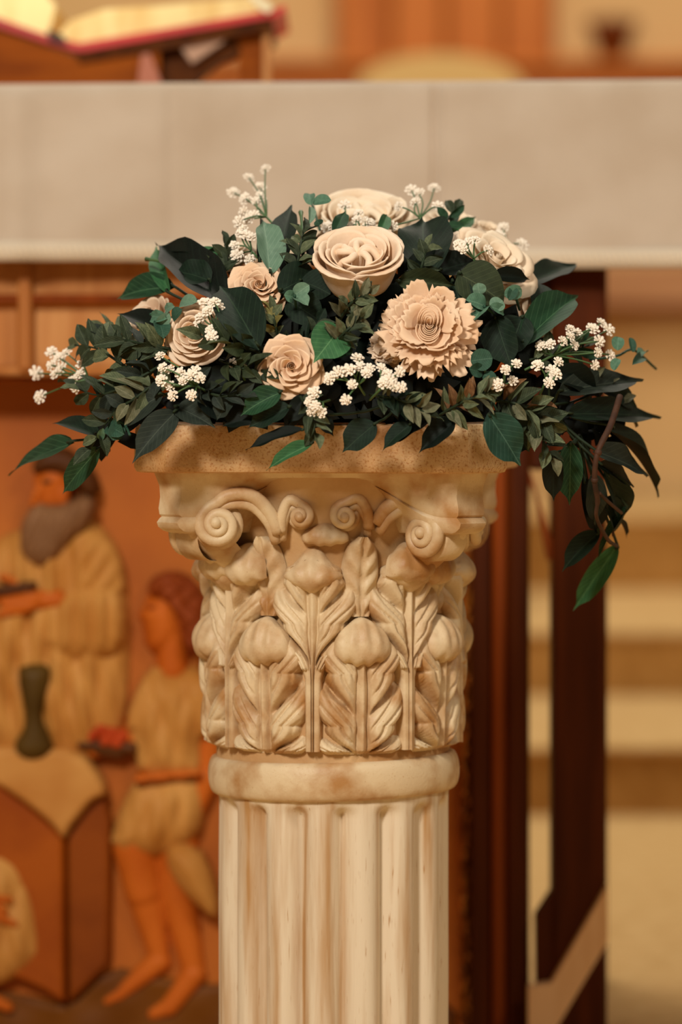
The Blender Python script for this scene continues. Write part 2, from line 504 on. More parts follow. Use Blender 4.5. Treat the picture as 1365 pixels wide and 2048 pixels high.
def carve(name, prims, m, parent, step=4):
    xs, ys = [], []
    for p in prims:
        if p[0] == 'cap':
            xs += [p[1] - p[3], p[1] + p[3], p[4] - p[6], p[4] + p[6]]; ys += [p[2] - p[3], p[2] + p[3], p[5] - p[6], p[5] + p[6]]
        else:
            xs += [q[0] for q in p[1]]; ys += [q[1] for q in p[1]]
    gx = np.arange(min(xs) - step, max(xs) + 2 * step, step)
    gy = np.arange(min(ys) - step, max(ys) + 2 * step, step)
    X, Y = np.meshgrid(gx, gy)
    h = field(prims, X, Y)
    on = h >= 0
    grow = on.copy()
    grow[1:] |= on[:-1]; grow[:-1] |= on[1:]; grow[:, 1:] |= on[:, :-1]; grow[:, :-1] |= on[:, 1:]
    idx = -np.ones(X.shape, int)
    idx[grow] = np.arange(grow.sum())
    hh = np.where(on, h, -3.0)
    k = YR / F
    V = np.stack([(X - 682.5) * k, YR - hh * k, EYE - (Y - H0) * k], -1)[grow]
    fs = []
    c = grow[:-1, :-1] & grow[1:, :-1] & grow[1:, 1:] & grow[:-1, 1:]
    for j, i in zip(*np.nonzero(c)):
        fs.append((idx[j, i], idx[j + 1, i], idx[j + 1, i + 1], idx[j, i + 1]))
    me = bpy.data.meshes.new(name)
    me.from_pydata(V.tolist(), [], fs)
    me.materials.append(m)
    me.polygons.foreach_set('use_smooth', [True] * len(fs))
    me.update()
    return link(name, me, parent)

def paint(name, c, c2, rough=0.55):
    return mat(name, S(*c), rough, S(*c2), 12.0, 4.0, 0.35, 0.7, spec=0.15)
P_BACK = mat('painted_relief_ground', S(188, 104, 28), 0.6, S(152, 72, 10), 5.0, 4.0, 0.35, 0.7, spec=0.3)
P_ROBE = paint('painted_cream_robe', (206, 148, 76), (178, 114, 46))
P_SKIN = paint('painted_skin', (200, 102, 30), (178, 82, 16))
P_BEARD = paint('painted_grey_beard', (150, 108, 72), (112, 72, 42))
P_HAIR = paint('painted_auburn_hair', (146, 66, 24), (112, 42, 14))
P_CAP = paint('painted_dark_cap', (92, 52, 22), (72, 38, 14))
P_CUP = paint('painted_bronze_cup', (92, 66, 22), (70, 48, 14))
P_RED = paint('painted_red_fruit', (190, 72, 26), (160, 48, 14))
P_STONE = paint('painted_ochre_block', (164, 80, 14), (134, 56, 6))
P_STONED = paint('painted_brown_block', (138, 66, 10), (112, 48, 4))
P_CLOTH = paint('painted_table_cloth', (206, 148, 78), (184, 120, 54))
P_EARTH = paint('painted_earth', (116, 66, 14), (94, 48, 6))

relief = empty('carved_relief', P(300, 1400, YR), 'painted carved relief of robed figures set in the altar front', 'relief')
a, b = P(-1150, 2320, YR), P(922, 758, YR)
MB().box(a.x, b.x, YR, YR + .03, max(a.z, 0.0), b.z, .002).build('back_panel', P_BACK, relief, smooth=False)
gm = MB()
rnd = random.Random(5)
for k in range(150):
    p = P(932 + rnd.uniform(-7, 7), 760 + k * 9.6, YR - .02)
    if p.z > .02:
        gm.ball(p, rnd.uniform(.0022, .0042), 6, 4)
a, b = P(920, 2320, YR), P(945, 758, YR)
gm.box(a.x, b.x, YR - .02, YR + .03, 0.005, b.z, .002)
gm.build('gilt_frame', GILT, relief)
fold = lambda f, a_, sl=0.0, ph=0.0: (lambda X, Y: a_ * np.sin(2 * np.pi * ((X + sl * Y) / f) + ph))

def drape(*terms):
    """cloth folds: (period in x, slant, height, phase)"""
    def fn(X, Y):
        h = 0
        for f, sl, a_, ph in terms:
            u = (X + sl * (Y - 1300)) / f + ph + .25 * np.sin(Y / 70.0 + ph * 3)
            h = h + a_ * (1 - 2 * np.abs(np.mod(u, 1.0) - .5) ** 1.4 * 2)
        return h
    return fn
man = carve('bearded_man', [('cap', 112, 962, 44, 108, 992, 38, 16), ('cap', 84, 972, 9, 74, 994, 9, 50), ('cap', 66, 1006, 6, 78, 1008, 7, 46), ('cap', 130, 985, 14, 128, 1000, 14, 48), ('cap', 115, 1050, 34, 115, 1110, 50, -10), ('cap', 115, 1130, 60, 120, 1380, 60, -60),
      ('cap', 120, 1196, 20, 70, 1196, 20, 58), ('cap', 75, 1192, 17, 22, 1178, 11, 66), ('cap', 70, 1205, 14, 14, 1206, 9, 68), ('cap', 60, 1214, 11, 6, 1224, 8, 66), ('cap', 70, 1176, 10, 8, 1150, 8, 64), ('cap', 66, 1190, 10, 0, 1192, 8, 70)], P_SKIN, relief)
carve('robe', [('poly', [(-90, 1520), (-90, 1160), (-40, 1100), (24, 1062), (80, 1050), (150, 1030), (204, 1048), (244, 1104), (260, 1200), (260, 1360), (248, 1460), (232, 1515), (60, 1520)], 95, 50, 4, drape((58, .10, 13, .2), (31, -.14, 7, .6))),
      ('poly', [(130, 1062), (200, 1052), (246, 1110), (254, 1190), (200, 1230), (140, 1200)], 60, 34, 34, drape((40, .8, 8, .1))),
      ('poly', [(92, 1204), (130, 1180), (225, 1160), (256, 1210), (250, 1300), (176, 1316), (96, 1304)], 42, 34, 46, drape((34, -.12, 11, .3)))], P_ROBE, man)
carve('beard', [('poly', [(52, 1030), (78, 1000), (110, 1010), (150, 996), (182, 985), (196, 1010), (178, 1054), (140, 1082), (118, 1116), (92, 1134), (62, 1122), (44, 1100), (42, 1060)], 40, 34, 50, drape((17, .5, 9, .1), (11, -.3, 4, .4)))], P_BEARD, man)
carve('cap', [('poly', [(62, 948), (78, 903), (130, 890), (184, 926), (204, 980), (180, 1000), (152, 960), (110, 942)], 24, 34, 44)], P_CAP, man)
carve('eye', [('cap', 92, 962, 5, 104, 961, 5, 58)], P_CAP, man, 2)
loaf = carve('loaf', [('cap', -20, 1182, 11, 70, 1168, 11, 80)], P_CAP, relief)
boy = carve('young_boy', [('poly', [(304, 1170), (292, 1202), (276, 1236), (288, 1246), (285, 1258), (290, 1264), (288, 1276), (298, 1302), (322, 1308), (352, 1296), (376, 1250), (366, 1176), (330, 1156)], 50, 46, 8), ('cap', 345, 1270, 32, 346, 1340, 32, 12), ('cap', 372, 1236, 9, 370, 1250, 8, 50),
      ('cap', 345, 1400, 50, 340, 1560, 44, -50), ('cap', 418, 1440, 29, 414, 1555, 26, 14), ('cap', 414, 1555, 26, 386, 1640, 15, 22), ('cap', 386, 1640, 16, 370, 1672, 9, 26), ('cap', 290, 1400, 20, 262, 1470, 20, 14), ('cap', 262, 1475, 20, 190, 1502, 14, 26),
      ('cap', 270, 1690, 46, 288, 1780, 38, 12), ('cap', 288, 1780, 38, 318, 1905, 22, 6), ('cap', 318, 1922, 25, 240, 1988, 14, 6), ('cap', 240, 1988, 14, 216, 2000, 10, 6), ('cap', 318, 1905, 22, 318, 1925, 22, 6),
      ('cap', 352, 1690, 46, 356, 1790, 38, 4), ('cap', 356, 1790, 38, 388, 1940, 23, 4), ('cap', 388, 1948, 25, 340, 2012, 20, 8), ('cap', 340, 2012, 20, 308, 2026, 13, 8)], P_SKIN, relief)
carve('hair', [('poly', [(294, 1186), (302, 1156), (336, 1142), (380, 1148), (408, 1182), (418, 1240), (410, 1296), (384, 1314), (366, 1282), (356, 1230), (332, 1198)], 26, 32, 42, lambda X, Y: 9 * np.sin(X / 6.5 + np.sin(Y / 9)) * np.sin(Y / 7.5))], P_HAIR, boy)
carve('eye', [('cap', 301, 1212, 4, 310, 1211, 4, 46)], P_HAIR, boy, 2)
carve('tunic', [('poly', [(314, 1322), (345, 1352), (388, 1326), (432, 1364), (450, 1450), (404, 1472), (408, 1535), (390, 1556), (280, 1552), (268, 1490), (250, 1446), (278, 1366)], 70, 50, 22, drape((66, -.22, 8, .4), (37, .25, 5, .1))),
      ('poly', [(384, 1336), (432, 1362), (452, 1452), (420, 1472), (390, 1466)], 30, 34, 44), ('poly', [(250, 1446), (278, 1366), (304, 1360), (292, 1452), (272, 1462)], 24, 24, 44),
      ('poly', [(276, 1550), (396, 1542), (412, 1610), (398, 1668), (340, 1716), (216, 1700), (240, 1616)], 70, 46, 24, drape((62, .16, 8, .5), (33, -.1, 5, .2)))], P_ROBE, boy)
carve('belt', [('cap', 276, 1552, 7, 340, 1545, 8, 72), ('cap', 340, 1545, 8, 400, 1540, 7, 66)], P_SKIN, boy)
carve('sack', [('poly', [(332, 1694), (352, 1676), (386, 1684), (418, 1712), (440, 1790), (436, 1836), (402, 1812), (362, 1772), (336, 1730)], 60, 50, 44)], P_ROBE, relief)
plate = carve('fruit_plate', [('cap', 166, 1484, 12, 268, 1492, 14, 40), ('cap', 200, 1496, 12, 240, 1502, 12, 38)], P_CAP, relief)
for fx, fy in ((186, 1466), (206, 1456), (226, 1462), (246, 1468), (214, 1476), (236, 1480)):
    carve('fruit', [('cap', fx, fy, 14, fx + 1, fy, 14, 46)], P_RED, plate, 3)
tbl = carve('stone_table', [('poly', [(-80, 1520), (0, 1560), (62, 1604), (112, 1646), (134, 1672), (136, 2004), (90, 1975), (-80, 1900)], 10, 40, 14, None, 0)], P_STONE, relief)
carve('table_side', [('poly', [(134, 1672), (166, 1622), (192, 1592), (214, 1590), (226, 1640), (222, 1925), (138, 2006)], 10, 22, 14, None, 0)], P_STONED, tbl)
carve('table_cloth', [('poly', [(-80, 1490), (50, 1484), (165, 1492), (216, 1560), (216, 1588), (190, 1596), (166, 1626), (146, 1650), (132, 1678), (110, 1648), (60, 1606), (0, 1566), (-80, 1536)], 16, 34, 36)], P_CLOTH, tbl)
carve('chalice', [('poly', [(40, 1322), (108, 1322), (106, 1366), (94, 1402), (90, 1430), (102, 1458), (112, 1488), (102, 1508), (70, 1518), (40, 1508), (32, 1484), (48, 1456), (56, 1426), (50, 1400), (42, 1362)], 30, 34, 56)], P_CUP, relief)
kneel = carve('kneeling_figure', [('cap', -50, 1800, 22, 0, 1800, 16, 40), ('cap', -60, 1810, 22, 0, 1802, 16, 66), ('cap', 0, 1784, 9, 26, 1790, 7, 78), ('cap', -4, 1806, 10, 18, 1812, 7, 76), ('cap', -4, 1820, 10, 38, 1838, 7, 76), ('cap', -40, 1800, 20, -30, 1990, 20, 10), ('cap', -30, 1990, 16, 20, 2012, 10, 20)], P_SKIN, relief)
carve('robe', [('poly', [(-60, 1690), (10, 1692), (46, 1724), (76, 1786), (96, 1896), (78, 1920), (30, 1955), (-60, 1985)], 60, 44, 26, drape((70, .3, 9, .2), (37, -.2, 4, .5)))], P_ROBE, kneel)
carve('rocky_ground', [('poly', [(-1100, 2180), (-1100, 1975), (-600, 1960), (-80, 1968), (60, 1990), (138, 2012), (222, 1930), (300, 1950), (440, 1972), (700, 1960), (915, 1975), (915, 2180)], 20, 10, 2, lambda X, Y: 3 * np.sin(X / 23) * np.sin(Y / 17))], P_EARTH, relief)

# ------------------------------------------------------------------ altar cloth
YC = 3.665
cl = MB()
rnd = random.Random(3)
waves = [(rnd.uniform(3, 16), rnd.uniform(0, 6.3), rnd.uniform(.0006, .0022)) for _ in range(7)]
def cloth_y(x, t):
    """outward offset of the hanging front at x; t = 0 at the top edge, 1 at the hem"""
    d = sum(a * math.sin(f * x + p) for f, p, a in waves) * (0.25 + t)
    for cx, am, wd in ((pa(868, 0).x, -.0065, .0035), (pa(876, 0).x, .003, .004), (pa(40, 0).x, .010, .022), (pa(352, 0).x, -.0035, .010), (pa(1190, 0).x, .003, .02), (pa(150, 0).x, .0022, .02)):
        d += am * math.exp(-((x - cx) / wd) ** 2)
    d += .0012 * math.sin(31 * x + 9 * t) * math.sin(7 * t + 5 * x)
    return d
nx = 700
x0c, x1c = -1.05, .66
rows = []
pt = lambda x: lerp(166, 156, (x - pa(0, 0, YC).x) / (pa(1365, 0, YC).x - pa(0, 0, YC).x))
pbm = lambda x: lerp(521, 534, (x - pa(0, 0, YC).x) / (pa(1365, 0, YC).x - pa(0, 0, YC).x)) + 3 * math.sin(9 * x)
path = [('back', 4.44)] + [('top', y) for y in (4.2, 4.0, 3.85, 3.75, 3.70, 3.685)] + [('arc', k / 5) for k in range(6)] + [('drop', k / 26) for k in range(1, 27)]
for i in range(nx + 1):
    x = lerp(x0c, x1c, i / nx)
    zt = P(0, pt(x), YC).z
    zb = P(0, pbm(x), YC).z
    row = []
    for kind, q in path:
        if kind in ('back', 'top'):
            row.append(Vector((x, q, zt + .0008 * math.sin(19 * x + 6 * q))))
        elif kind == 'arc':
            an = q * math.pi / 2
            row.append(Vector((x, YC + .012 - .012 * math.sin(an) - cloth_y(x, 0) * q, zt - .012 + .012 * math.cos(an))))
        else:
            row.append(Vector((x, YC - cloth_y(x, q), lerp(zt - .012, zb, q))))
    rows.append(row)
cl.grid(rows)
cloth = cl.build('altar_cloth', LINEN)
tag(cloth, 'ivory linen cloth draped over the altar table with a stitched hem', 'cloth')
hm = MB(); stt = MB()
hrows = []
for i in range(nx + 1):
    x = lerp(x0c, x1c, i / nx)
    zb = P(0, pbm(x), YC).z
    col = []
    for q, off in ((0, .0005), (.04, .003), (.5, .0034), (.95, .003), (1.0, .001), (1.03, -.002)):
        z = lerp(zb + M(38, YC), zb - .0008, q)
        col.append(Vector((x, YC - cloth_y(x, 1) - off, z)))
    hrows.append(col)
hm.grid(hrows)
hm.build('hem', mat('pale_linen_hem', S(222, 206, 184), 0.9, S(212, 194, 170), 9.0, spec=0.1), cloth)
x = x0c + .01
while x < x1c - .01:
    zb = P(0, pbm(x), YC).z
    stt.tube([(x - .0016, YC - cloth_y(x, 1) - .0036, zb + M(30, YC)), (x + .0006, YC - cloth_y(x, 1) - .0042, zb + M(16, YC)), (x + .0022, YC - cloth_y(x, 1) - .0036, zb + M(3, YC))], .0012, 5)
    x += .0062
tag(stt.build('hem_stitching', THREAD, cloth), kind='stuff')

# ------------------------------------------------------------------ open book on its stand
YK = 4.05
def pk(px, py, Y=YK): return P(px, py, Y)
book = empty('open_book', pk(160, 95), 'open gilt-edged book with red cover on the stand', 'book')
RED = mat('red_leather', S(216, 30, 12), 0.45, S(190, 20, 8), 20.0, spec=0.5)
GOLD = mat('gilt_page_edge', S(248, 222, 150), 0.3, S(232, 190, 108), 9.0, 3.0, spec=0.6, metal=0.25, stretch=(3, 1, 1))
PAGE = mat('page_paper', S(244, 226, 180), 0.8)
def slab(name, outline, y0, y1, m, parent):
    q = [P(x, y, YK) for x, y in outline]
    return MB().prism([(p.x, p.z) for p in q], lambda a_, b_, d: Vector((a_, d, b_)), y0, y1).build(name, m, parent, smooth=False)
slab('cover', [(-260, -30), (-260, -42), (0, 38), (90, 70), (160, 88), (545, 22), (572, 12), (573, 22), (548, 36), (170, 104), (155, 104), (90, 86), (0, 56)], YK - .012, YK + .24, RED, book)
def pages(pt_bottom, pt_top, nm):
    slab(nm, pt_bottom + pt_top[::-1], YK, YK + .23, GOLD, book)
pages([(122, 78), (160, 90), (350, 56), (532, 24)], [(118, 66), (140, 42), (210, 18), (320, 12), (505, -6)], 'page_block')
pages([(-260, -44), (0, 38), (60, 58), (96, 70)], [(-260, -120), (0, -42), (70, -36), (112, 12)][:4], 'page_block')
slab('ribbon', [(96, 62), (128, 74), (136, 92), (100, 84)], YK - .016, YK - .004, mat('navy_ribbon', S(66, 52, 50), 0.6), book)
slab('clasp', [(497, -4), (512, -8), (545, 14), (546, 24), (536, 30), (520, 22)], YK - .02, YK - .006, mat('pale_gilt', S(255, 240, 196), 0.25, metal=0.3, spec=0.6), book)
bst = empty('book_stand', (pk(250, 165).x, 4.1, ztop), 'dark wooden book stand holding up the open red book', 'stand')
STAND = mat('stand_wood', S(158, 80, 10), 0.6, S(132, 62, 5), 9.0, stretch=(1, 4, 6), spec=0.1)
STAND_D = mat('dark_stand_wood', S(92, 46, 5), 0.6, S(70, 32, 3), 9.0, stretch=(6, 4, 1), spec=0.1)
slab('front_board', [(-260, -22), (0, 60), (150, 112), (320, 84), (320, 176), (-260, 176)], YK, YK + .03, STAND, bst)
slab('ledge', [(150, 110), (545, 40), (545, 58), (440, 78), (330, 100), (160, 126)], YK - .006, YK + .22, STAND_D, bst)
slab('strut', [(318, 90), (352, 86), (382, 126), (440, 90), (470, 72), (482, 104), (440, 118), (384, 166), (384, 176), (318, 176)], YK + .02, YK + .06, STAND_D, bst)
slab('post', [(474, 60), (526, 52), (526, 176), (480, 176)], YK + .02, YK + .07, STAND, bst)
slab('post_edge', [(526, 50), (540, 47), (540, 176), (526, 176)], YK + .01, YK + .07, OAK_LIGHT, bst)
slab('ribbon', [(352, 80), (452, 62), (448, 82), (384, 126)], YK + .002, YK + .018, mat('pale_pink_ribbon', S(196, 156, 130), 0.7), bst)
slab('ribbon', [(284, 112), (300, 108), (328, 176), (276, 176)], YK - .012, YK - .001, mat('faded_pink_ribbon', S(190, 120, 96), 0.7), bst)

# ------------------------------------------------------------------ the pedestal
XC, YP = (667 - 682.5) / F * 3.1, 3.1
PHI = math.radians(-5)
ped = empty('fluted_pedestal', (XC, YP, 0), 'cream cast stone pedestal column with acanthus capital and fluted shaft', 'pedestal')
ped.rotation_euler = (0, 0, PHI)
def zc(py): return EYE - (py - H0) / F * 3.1
def zf(py): return EYE - (py - H0) / F * 2.99
def cyl(r, th, z): return Vector((r * math.sin(th), -r * math.cos(th), z))     # th = 0 faces the camera
rnd = random.Random(11)
def jit(p, f=40, a=.0006):
    n = math.sin(p[0] * f * 1.7 + 1) * math.sin(p[1] * f * 1.3 + 2) + math.sin(p[2] * f * 2.1 + p[0] * f) * .7 + math.sin((p[0] + p[2]) * f * 3.7) * .4
    return n * a

def plan(n_side, half, ch, conc):
    """square outline with concave sides and cut corners -> [(x, y, c)], c = 0 mid-side .. 1 corner"""
    out = []
    for k in range(4):
        an = k * math.pi / 2
        for i in range(n_side + 1):
            s = -1 + 2 * i / n_side
            x = s * (half - ch)
            y = -half + conc * (1 - s * s)
            out.append((x * math.cos(an) - y * math.sin(an), x * math.sin(an) + y * math.cos(an), abs(s)))
    return out
HA = .1505
def plan_loft(rows, n_side=36):
    pts = []
    for half, ch, conc, zfun in rows:
        ring = []
        for x, y, c in plan(n_side, half, ch, conc):
            p = Vector((x, y, zfun(c)))
            ring.append(p + Vector((x, y, 0)).normalized() * jit(p))
        pts.append(ring)
    return pts
zt0, zt1 = zc(846), zc(940)
b = MB()
rows = [(.02, .005, 0, lambda c: zt0), (HA - .004, .029, .006, lambda c: zt0), (HA - .0012, .0295, .0065, lambda c: zt0 - .0012), (HA, .030, .007, lambda c: zt0 - .004)]
for q in (.3, .6, .85):
    rows.append((HA + .0006 * math.sin(q * 3.1), .030, .007, lambda c, q=q: lerp(zt0, zt1, q)))
rows += [(HA, .030, .007, lambda c: zt1 + .004), (HA - .0015, .0295, .007, lambda c: zt1 + .001), (HA - .005, .029, .007, lambda c: zt1), (HA - .03, .02, .02, lambda c: zt1)]
b.grid(plan_loft(rows), close_v=True)
b.build('abacus', STONE_DARK, ped, world=False).data.set_sharp_from_angle(angle=math.radians(32))

def lipb(c):           # lower edge of the moulding under the abacus: deep at the corners, thin at mid-side
    return lerp(zc(948), zc(1058), sstep((c - .12) / .80) ** 1.15)
rows = [(HA - .014, .020, .010, lambda c: zt1 + .002), (HA - .0165, .020, .013, lambda c: zt1 - .004)]
for q, ins in ((.15, .019), (.35, .0195), (.55, .018), (.66, .0185), (.70, .0200), (.73, .0185), (.80, .0165), (.88, .0175), (.95, .021), (1.0, .027)):
    rows.append((HA - ins, .020, .013 + .020 * q, lambda c, q=q: lerp(zt1 - .004, lipb(c), q)))
rows += [(HA - .040, .020, .030, lambda c: lipb(c) - .0006), (HA - .07, .02, .03, lambda c: lipb(c))]
b = MB()
b.grid(plan_loft(rows), close_v=True)
b.build('cornice_moulding', STONE, ped, world=False).data.set_sharp_from_angle(angle=math.radians(38))

# bell
bell_tab = [(zc(1510), .0985), (zc(1440), .0975), (zc(1340), .0965), (zc(1230), .0950), (zc(1150), .0955), (zc(1090), .099), (zc(1040), .105), (zc(1000), .111), (zc(965), .118), (zc(942), .121)]
def bell(z): return interp(bell_tab, z)
b = MB()
b.grid([[cyl(bell(z) + jit(cyl(bell(z), th, z), 60, .0005), th, z) for z in np.linspace(zc(1510), zc(942), 40)] for th in [2 * math.pi * k / 96 for k in range(96)]], close_u=True)
b.build('capital_bell', STONE_WASH, ped, world=False)

def bulb_grid(ztop, zbot, half, dp, rb, pointed, flutes=4.6, th0=0.0):
    """fluted hood that bulges from radius rb by dp, hanging from ztop to zbot"""
    g = []
    for j in range(31):
        v = j / 30
        an = math.pi * v
        if pointed:
            W = half * ((.50 + .50 * math.sin(v / .42 * math.pi / 2)) if v < .42 else max(.03, 1 - ((v - .42) / .60) ** 1.25))
        else:
            W = half * (.62 + .38 * math.sin(min(1, v / .55) * math.pi / 2)) * (1 if v < .8 else 1 - .5 * (v - .8))
        row = []
        for i in range(41):
            s = -1 + i / 20
            cr = math.sqrt(max(0, 1 - s * s))
            fl = math.cos(math.pi * s * flutes)
            sn = math.sin(math.pi * v ** 1.25)
            r_ = rb + dp * sn ** .75 * (.25 + .75 * cr) * (1 + .085 * fl * (1 - s ** 4) * max(0.0, 1 - 1.25 * v) + .02 * math.sin(5 * s + 9 * v))
            z = lerp(ztop, zbot, v ** .9 if pointed else (1 - math.cos(an)) / 2)
            Hh = ztop - zbot
            z += -Hh * .30 * s * s * (1 - v) + Hh * (.10 if pointed else .26) * s * s * v * v - (0 if pointed else Hh * .03 * (1 - fl) * v)
            row.append(cyl(r_, th0 + s * W / .112, z))
        g.append(row)
    return g
def acanthus(path, wtab, nlobe, v0, bulb):
    """leaf hugging the bell with a fluted bulb curling over its tip; path of (r, z), wtab = half-width against v"""
    ns, nv = 81, 130
    pth = spline([(r, 0, z) for r, z in path], nv)
    front = []
    for j in range(nv):
        v = j / (nv - 1)
        p = pth[j]
        row = []
        q = max(0, (v - v0) / (1 - v0))
        lob = abs(math.sin(math.pi * (q * nlobe + .15)))
        base = sstep(v / .06) if v0 == 0 else 1
        wd = interp(wtab, v) * (.78 + .22 * lob ** .6 if v > v0 else 1)
        for i in range(ns):
            s = -1 + 2 * i / (ns - 1)
            a = abs(s)
            h = .0085 * math.sqrt(max(0, 1 - a ** 5))
            h += .0026 * math.exp(-(s / .05) ** 2) - .0040 * math.exp(-((a - .12) / .035) ** 2)
            side = sstep((a - .12) / .2)
            ph = q * nlobe - .95 * a ** .85 + 2.15
            e = ph - math.floor(ph)
            valley = math.exp(-(min(e, 1 - e) / (.05 + .07 * a)) ** 2) * (1 + .9 * math.exp(-((a - .62) / .16) ** 2))
            if v > v0:
                h -= .0058 * valley * side
                h += .0056 * math.sin(math.pi * min(1, e * 1.15)) ** .6 * (1.15 - .5 * e) * side
                f1 = max(0, math.cos(2 * math.pi * (ph * 3 - a * 1.1 + .3))) ** 2
                h -= .0034 * f1 * side * (1 - a ** 5)
            h -= .0070 * a ** 10
            h *= (.35 + .65 * base)
            r_ = p.x + h
            row.append(cyl(r_, s * wd / .1, p.z + jit((s, p.z, 1), 90, .0002)))
        front.append(row)
    b_ = MB()
    b_.grid(front)
    b_.grid(bulb_grid(*bulb))
    return make_mesh('acanthus_leaf', b_.v, b_.f, STONE)
low_path = [(.0965, zf(1512)), (.0975, zf(1470)), (.0985, zf(1400)), (.0995, zf(1330)), (.1000, zf(1262))]
low_w = [(0, .033), (.1, .0375), (.6, .0375), (.82, .034), (.95, .022), (1, .006)]
up_path = [(.0985, zf(1505)), (.0985, zf(1420)), (.0985, zf(1340)), (.0980, zf(1260)), (.0985, zf(1190)), (.100, zf(1120))]
up_w = [(0, .007), (.35, .0075), (.46, .014), (.58, .032), (.74, .036), (.86, .034), (.95, .024), (1, .006)]
LOWM = acanthus(low_path, low_w, 2.7, 0, (zf(1236), zf(1332), .0255, .0205, .0995, False))
UPM = acanthus(up_path, up_w, 2.2, .40, (zf(1090), zf(1196), .0262, .0215, .0990, True))
for k in range(8):
    for me, deg in ((LOWM, 13), (UPM, -9)):
        o = link('acanthus_leaf', me, ped, world=False)
        o.rotation_euler = (0, 0, math.radians(deg + 45 * k) - PHI)
# stalks and small flame-like leaves between the upper leaves
def stalk_leaf(deg, py0, py1, half):
    b_ = MB()
    g = []
    for j in range(25):
        v = j / 24
        z = lerp(zf(py0), zf(py1), v)
        wd = half * (0.25 + .75 * math.sin(math.pi * min(1, .1 + v * .82)) ** .8) * (1 if v < .9 else (1 - (v - .9) * 6))
        row = []
        for i in range(21):
            s = -1 + i / 10
            h = .010 * math.sqrt(max(0, 1 - s * s)) - .003 * math.exp(-(s / .12) ** 2) + .0022 * math.sin(v * 26 - abs(s) * 7) * (1 - s * s) * min(1, abs(s) * 4) + .006 * v * v
            row.append(cyl(bell(z) - .002 + h, math.radians(deg) + s * wd / .1, z))
        g.append(row)
    return b_.grid(g).build('stalk_leaf', STONE, ped, world=False)
for k in range(8):
    dd = 13 + 45 * k - math.degrees(PHI)
    stalk_leaf(dd, 1235, 1074, .0165)

# volutes
def volute(name, c, r0, turns, arm, nrm, rad, flip=1, depth=.02):
    """spiral band: c centre (local), r0 outer radius, arm = points leading in, nrm = facing direction"""
    n = Vector(nrm).normalized()
    up = (Vector((0, 0, 1)) - n * n.z).normalized()
    side = up.cross(n) * flip
    pts, rr = [], []
    arm = [Vector(p) for p in arm]
    a0 = math.radians(100)
    N = 54
    sp = []
    for k in range(N):
        t = k / (N - 1)
        an = a0 + t * turns * 2 * math.pi
        r = r0 * (1 - .86 * t ** .85)
        sp.append(Vector(c) + side * (r * math.cos(an)) + up * (r * math.sin(an)) + n * (.006 * t))
    pts = spline(arm + [sp[0]], 16)[:-1] + sp
    rads = [rad * lerp(1.15, 1.0, i / 15) for i in range(15)] + [rad * lerp(1, .62, k / (N - 1)) for k in range(N)]
    b_ = MB()
    b_.tube(pts, rads, 12)
    b_.ball(sp[-1], rad * .95, 10, 8)
    inner = [p_ - up * rad * 1.5 - n * .003 + side * (rad * -.2) for p_ in pts[:14]]
    b_.tube(inner, [rad * .85] * 14, 10)
    # disc and drum behind
    disc = []
    for k in range(28):
        an = 2 * math.pi * k / 28
        d = side * math.cos(an) + up * math.sin(an)
        disc.append([Vector(c) + n * -.0055, Vector(c) + d * r0 * .55 - n * .0060, Vector(c) + d * r0 * .98 - n * .004, Vector(c) + d * (r0 + rad * .6) - n * .006, Vector(c) + d * (r0 + rad * .45) - n * depth])
    b_.grid(disc, close_u=True)
    return b_.build(name, STONE, ped, world=False)
def loc(px, py, y):
    """point of the pedestal's own frame that is seen at the pixel when it lies at local depth y"""
    q = P(px, py, YP + y) - Vector((XC, YP, 0))
    return Matrix.Rotation(-PHI, 3, 'Z') @ q
